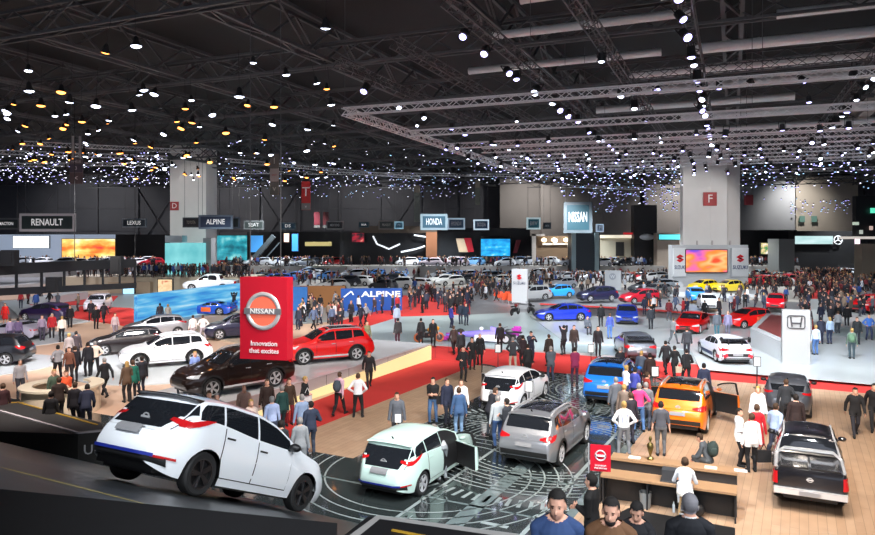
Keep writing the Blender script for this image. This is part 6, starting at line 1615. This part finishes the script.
# backpacks and bags
def pack(owner_px,yh,z,col,label,back=.2,top=1.75,hz=1.18):
    loc=HP(owner_px,yh,z,top); d=(Vector((0,0,0))-Vector((loc.x,loc.y,0))).normalized(); m=MB(); m.ball((0,0,0),.17,.12,.24,12); m.ball((0,-.1,-.06),.12,.06,.13,10)
    for s in (-.1,.1): m.bar((s,.1,.2),(s,.16,-.1),.03)
    o=m.build('backpack',cloth(col),None,(loc.x+d.x*back,loc.y+d.y*back,z+hz),0,1); return tag(o,label,'backpack')
pack(337,371,.02,'3c4650','grey backpack worn by the walker in pale pink on the red carpet',.22,1.75,1.2)
pack(713,434,.06,'2c3a38','dark green backpack on the crouching man',.16,1.12,.72)
pack(852,328,.16,'5a7a60','green backpack worn on the pale floor near the hall edge',.2,1.75,1.2)
def bag(px,yh,z,col,label,dx=.3,hz=.6,s=1): 
    loc=HP(px,yh,z); m=MB(); m.box(-.17*s,-.06,-.17*s,.17*s,.06,.12*s); m.bar((-.1,0,.12*s),(0,0,.34),.02); m.bar((.1,0,.12*s),(0,0,.34),.02)
    tag(m.build('shoulder_bag',cloth(col),None,(loc.x+dx,loc.y-.15,z+hz)),label,'bag')
bag(305,376,.02,'d8d4d4','white bag carried by the blonde woman in black',.12,1.0); bag(433,377,.06,'1a1a1e','black shoulder bag beside the man in the t-shirt',.3,.95); bag(752,413,.06,'16161a','dark bag hanging beside the woman in a white tunic',.28,.55,1.2); bag(675,345,.02,'c8b8a0','beige bag of the striding woman in black',.15,.6)
# paper sheet held by the man in grey suit
loc=HP(397,392,.06); m=MB(); m.box(-.1,-.01,-.14,.1,.0,.14); tag(m.build('paper_sheet',plain('eeeeee'),None,(loc.x+.05,loc.y-.3,1.0)),'white sheet held by the man in the grey suit','paper')
# ---------------------------------------------------------------- crowds
FARP=[far_person_mesh(proto(k),.028) for k in ('stand','stand/fj','walk/j','arms_front/j','stand_bag/fc','stand/fl')]
CT=['15151a','1c1c24','22242e','101014','2a2c34','3c3236','20263c','32384a','4a4e58','8a8e98','c8ccd4','e0e0e4','6a2028','7a6a5c','2c4a88','504038','a82830','5a6a88']
CH=[H1,H1,H1,H2,H2,H5,H5,H4,H3]
zones=[ # x0,x1,y0,y1 (feet), count, label, z
 (298,352,309,331,34,'visitor in the dense crowd before the blue low wall','crowd before the blue low wall',.1),
 (352,400,305,316,10,'visitor walking near the white capitals of the blue low wall','crowd before the blue low wall',.1),
 (408,470,296,316,44,'visitor in the dark crowd on the red carpet beyond the motorcycle','crowd beyond the motorcycle',.1),
 (470,512,287,303,22,'visitor beyond the kerb near the tall white totem','crowd near the tall white totem',.1),
 (800,840,292,332,40,'visitor in the dark stream of people on the red strip','stream of people on the red strip',.02),
 (836,875,290,318,26,'visitor near the red car at the hall edge','crowd at the red car by the hall edge',.16),
 (738,800,292,312,18,'visitor among the cars beyond the white counter','visitors beyond the white counter',.16),
 (640,740,296,322,20,'visitor among the small cars before the orange screen','visitors before the orange screen',.16),
 (545,665,284,300,20,'visitor on the far side of the white stand','visitors on the far side of the white stand',.16),
 (0,80,303,312,7,'visitor beyond the dark violet car','visitors beyond the dark violet car',.1)]
cand=[]
for x0,x1,y0,y1,n,lab,grp,z in zones:
    for k in range(n): cand.append((R.uniform(y0,y1),R.uniform(x0,x1),lab,grp,z))
cand.sort(reverse=True)
MAXP=300-NROW-8; kept=cand[:MAXP]; rest=cand[MAXP:]
for y,x,lab,grp,z in kept:
    p=G(x,y,z); o=link('person',R.choice(FARP),None,p); o.rotation_euler=(0,0,R.uniform(0,2*PI)); s=R.uniform(.92,1.04); o.scale=(s,)*3
    setmat(o,cloth(R.choice(CT[:8] if 'stream' in lab or 'motorcycle' in lab else CT)),1); setmat(o,cloth(R.choice(CT[:9])),2); setmat(o,cloth(R.choice(CH[:7] if 'stream' in lab else CH)),3); tag(o,lab,'person',grp)
def crowd(label,items,tops=(1,1,1,2,2,3,4,5,6,7,8)):
    mb=MB(); cols=['15151a','22242e','3c3236','c8ccd4','6a2028','2c4a88','7a6a5c','8a8e98']; mats=[M_SKIN2]+[cloth(c) for c in cols]+[cloth(H1),cloth(H3)]
    data=[]
    for me in FARV:
        vs=np.empty(len(me.vertices)*3); me.vertices.foreach_get('co',vs); data.append((vs.reshape(-1,3),[tuple(p.vertices) for p in me.polygons],[p.material_index for p in me.polygons]))
    for x,y,z in items:
        p=G(x,y,z); vs,fs,mi=R.choice(data); a=R.uniform(0,2*PI); s=R.uniform(.92,1.04); c_,s_=math.cos(a)*s,math.sin(a)*s
        o=len(mb.v); w=np.column_stack((vs[:,0]*c_-vs[:,1]*s_+p.x,vs[:,0]*s_+vs[:,1]*c_+p.y,vs[:,2]*s+p.z)); mb.v+=[tuple(q) for q in w]
        t=R.choice(tops); b_=R.choice((1,1,2,3)); h=R.choice((9,9,9,9,9,10)); mp=[0,t,b_,h]
        for f,m_ in zip(fs,mi): mb.f.append(tuple(i+o for i in f)); mb.m.append(mp[m_])
    o=mb.build('crowd',mats,smooth=1); tag(o,label,'crowd',None,'stuff'); return o
FARV=[far_person_mesh(proto(k),.009) for k in ('stand','walk/j','stand/fj')]
def band(x0,x1,y0,y1,n,z=.1): return [(R.uniform(x0,x1),y0+(y1-y0)*R.random()**1.3,z) for k in range(n)]
if rest: crowd('remaining visitors mingled in the near crowds',[(x,y,z) for y,x,l,g_,z in rest])
crowd('crowd of small visitors on the beige raised deck by the cyan block',band(112,250,275.2,277.6,95,2.0)+band(62,112,276,278,14,2.0))
crowd('far crowd of tiny visitors on the side of the narrower pillar',band(110,300,270,281,150)+band(0,110,268,274,40)+band(215,300,280,290,30))
crowd('far crowd of tiny visitors in the middle of the hall',band(300,560,269,284,300)+band(300,420,283,292,30)+band(465,545,283,296,60)+band(545,660,280,284,50))
crowd('far crowd of tiny visitors before the wide pillar',band(540,672,269,282,170))
crowd('far dark crowd of tiny visitors beyond the wide pillar',band(745,875,268,292,300)+band(798,852,272,300,150),(1,1,1,1,2,2,2,3,3,5,7))
# ---------------------------------------------------------------- far cars
FM={k:far_car_mesh(v) for k,v in (('h',HATCH),('s',SUV),('c',CIVIC),('k',COUPE),('m',SMALL))}
def far_car(x,y,z,col,label,group,kind=None,ang=None):
    o=link('car',FM[kind or R.choice('hscm')],None,G(x,y,z)); o.rotation_euler=(0,0,R.uniform(2.6,3.8) if ang is None else ang); setmat(o,paint(col)); tag(o,label,'car',group)
WHT=['e8eaee','dfe2e6','c8ccd0','9aa0a8','eef0f2']; MIX=WHT+['22252c','30343c','1c50b0','4a80c8','b01820']
def row(x0,x1,y0,y1,n,cols,label,group,z=.1):
    for k in range(n): t=(k+R.uniform(.2,.8))/n; far_car(x0+(x1-x0)*t,R.uniform(y0,y1),z,R.choice(cols),label,group)
DECKZ=2.0
for i,(x0,x1,lab) in enumerate(((-20,160,'raised far deck before the pale booth'),(222,665,'long raised far deck in the middle of the hall'),(746,800,'raised far deck past the wide pillar'))):
    a=Wp(x0,0,124); b_=Wp(x1,0,124); o=MB().box(a.x,124,0,b_.x*1.0,138,DECKZ).build('far_deck',mat('far_deck_grey',(.5,.47,.44),.4,noise=.1,nscale=.3)); tag(o,lab,'platform')
row(8,112,265.2,266.5,7,WHT,'pale car below the screens of the pale booth','cars before the pale booth',DECKZ)
row(116,160,264.5,266,4,['b01828','e8e8ec','c02030'],'red or white car on the deck beside the orange screen','cars on the deck beside the orange screen',DECKZ)
row(226,340,264.5,266,11,MIX,'car on the raised deck before the far black wall','cars on the raised deck before the far black wall',DECKZ)
row(400,480,264.5,266.2,6,['e0d0d8','7ab0e0','e8e8ec'],'pale car on the raised deck below the red fin','cars on the raised deck below the red fin',DECKZ)
row(500,660,264.5,266.4,15,['e8eaee','d0d4d8','24262c','b8bcc4','7a98c0'],'white, grey or black car on the raised deck by the brown booth','cars on the raised deck by the brown booth',DECKZ)
crowd('far crowd of tiny visitors up on the raised decks',band(0,160,264.2,266.4,60,DECKZ)+band(226,660,264.2,266.4,260,DECKZ)+band(748,798,264.2,266.4,50,DECKZ))
row(8,112,272,274,5,WHT,'pale car on the floor below the raised deck','cars below the raised deck')
row(120,165,271,275,4,['b01828','e8e8ec','c02030'],'red or white car before the black booth box','cars before the black booth box')
row(216,300,269,275,8,MIX,'car on the crowded stand before the teal screen','cars before the teal screen')
row(296,345,269,273,4,['c81818','d02020','e8e8ec'],'red or white car on the far stand by the yellow header','cars by the yellow header')
row(300,400,273,277,8,['2a60b8','e4e8ee','9ab4d4'],'blue or white car at the back of the far blue stand','cars at the back of the far blue stand')
row(230,300,280,286,6,MIX,'car on the crowded stand behind the red hanging box','cars behind the red hanging box')
row(560,665,278,283,9,['e8eaee','c8ccd4','2a2e34','b8bcc4'],'white or dark car beyond the grey emblem totem','cars beyond the grey emblem totem')
row(300,400,274,280,10,['2a60b8','4a88d0','e4e8ee','9ab4d4'],'blue or white car of the far blue stand','cars of the far blue stand')
row(330,420,283,290,8,['e8e8ea','22242a','d8d8d8','2c2c30'],'black or white car on the sand coloured stand','cars of the sand coloured stand')
row(400,480,271,277,7,['e0d0d8','7ab0e0','e8e8ec','c8b8c0'],'pale car on the far stand below the red fin','cars below the red fin')
row(430,520,282,287,6,['e8e8e4','d8d4c8','34363a'],'car on the beige stand before the tall white totem','cars before the tall white totem')
row(490,600,270,277,11,['e8eaee','d0d4d8','24262c','b8bcc4'],'white, grey or black car on the big far stand','cars of the big far stand')
row(600,672,269,276,9,['e8eaee','c8ccd4','30343c','7a98c0','c01830'],'car on the far stand beside the wide pillar','cars beside the wide pillar')
row(430,560,277,281,9,['e8eaee','c8ccd0','2c3038','e0e2e6','6a88b0'],'pale or dark car on the floor below the raised deck by the brown booth','cars on the floor below the raised deck')
row(622,634,281,281,1,['c81830'],'single red car just beyond the grey emblem totem',None)
row(748,800,276,286,12,['d01828','c81828','9ab4b8','e4e8ea','b8c8cc'],'red or pale car on the stand past the wide pillar','cars past the wide pillar')
row(748,800,270,275,8,['9ab0b8','c0d0d4','5a7078'],'grey green car at the back past the wide pillar','cars at the back past the wide pillar')
row(838,870,275,278,3,['e8d020','e4e6ea','c8ccd4'],'yellow or white car near the star emblem','cars near the star emblem')
row(640,672,288,294,3,['8a9098','c8ccd0','30343a'],'grey car beside the broad white display wall','cars beside the broad display wall',.16)
# orange lounge chairs by the totem
def chair(px,py,col,label,z=.0):
    p=G(px,py,z); o=empty('lounge_chair',p,R.uniform(2.6,3.6),label,'chair','orange lounge chairs by the tall white totem')
    m=MB(); m.box(-.3,-.3,.35,.3,.3,.47); m.build('seat',[plain(col)],o); m=MB(); m.box(-.3,.24,.45,.3,.34,1.1); m.build('backrest',[plain(col)],o)
    for sx in (-.26,.26):
        for sy in (-.26,.26): m=MB(); m.bar((sx,sy,0),(sx,sy,.36),.04); m.build('leg',[M_CHROME],o)
for x,y in ((500,301),(504,303),(508,301),(511,304),(497,299)): chair(x,y,'e05028','orange lounge chair near the tall white totem')
# ---------------------------------------------------------------- spots standing in for the hall's lamps, plus fills added for brightness
def spot(loc,tgt,power,ang=95,col=(1,.97,.95),r=.35,blend=.6):
    l=bpy.data.lights.new('hall_fill_spot','SPOT'); l.energy=power; l.spot_size=rad(ang); l.spot_blend=blend; l.color=col; l.shadow_soft_size=r
    o=link('hall_fill_spot',l,None,loc); o.rotation_euler=(Vector(tgt)-Vector(loc)).to_track_quat('-Z','Y').to_euler(); return o
COOL=(.90,.95,1.0); WARM=(1,.88,.76); NEU=(1,.97,.95)
PW=.48
for px,py,pw,col in (
    (60,392,1.1,(1,.9,.84)),(130,390,1.2,(1,.88,.82)),(40,350,1.9,(.98,.94,1)),(140,345,1.4,(1,.94,.92)),(90,312,1.4,NEU),(200,360,1.3,NEU),(320,350,1.1,NEU),(380,410,.9,WARM),
    (470,455,.9,COOL),(560,440,1.0,COOL),(610,395,1.0,COOL),(690,430,1.1,WARM),(800,450,1.2,WARM),(840,410,.9,WARM),(660,490,.8,WARM),
    (460,340,1.4,COOL),(560,330,1.6,COOL),(640,345,1.6,COOL),(730,360,1.7,COOL),(800,360,1.7,COOL),(870,350,1.4,COOL),
    (560,300,2.2,COOL),(640,300,2.2,COOL),(720,305,2.3,COOL),(790,310,1.6,COOL),(430,310,1.4,NEU),(350,320,1.2,NEU)):
    g=G(px,py); spot((g.x*.8+R.uniform(-1,1),max(2,g.y-11),12.1),g,pw*7000*PW,85,col)  # set nearer the viewer than their targets for frontal light, not at fixtures
for Dp,pw in ((78,15000),(100,24000),(122,32000)):
    for x in range(-75,80,25):
        if abs(x)<Dp*.7: spot((x,Dp,15.5),(x,Dp+1,0),pw*PW,105,COOL if x>-40 else (.9,.9,1),.5)
for x,y in ((-30,55),(-24,68),(-8,58),(10,60),(40,60)): spot((x,y-4,12.2),(x,y+2,0),7000*PW,100,NEU,.5)
spot((-4.5,7,12),(-3,11.5,2.5),5200*PW,80,COOL,.4)  # added to brighten the white car on the ramp
spot((1,-2,11.5),(1.8,7,4),7500*PW,60,COOL,.4)  # added fill from behind the viewer for the people on the stairs
spot((9,5,11.5),(3,9,3),6500*PW,60,COOL,.4)  # second added fill for the people on the stairs
spot((8,24,14.5),(-5,24,4.5),1200*PW,60,NEU,.3)
spot((-1,12,12.3),(-5.5,22,4.5),1500*PW,40,NEU,.3)

for x,y,tx,ty in ((27,80,33,98),(44,82,37,98),(-26,86,-33,105),(-44,86,-36,105)): spot((x,y,15.5),(tx,ty,9 if x>0 else 10),(5500 if x>0 else 4500)*PW,55,NEU,.4)  # added spots that brighten the two concrete pillars
for x in (-75,-45,-15,20,52,75): spot((x,140,16.5),(x,155,9),6000*PW,120,NEU,.5)  # added wash that brightens the back wall
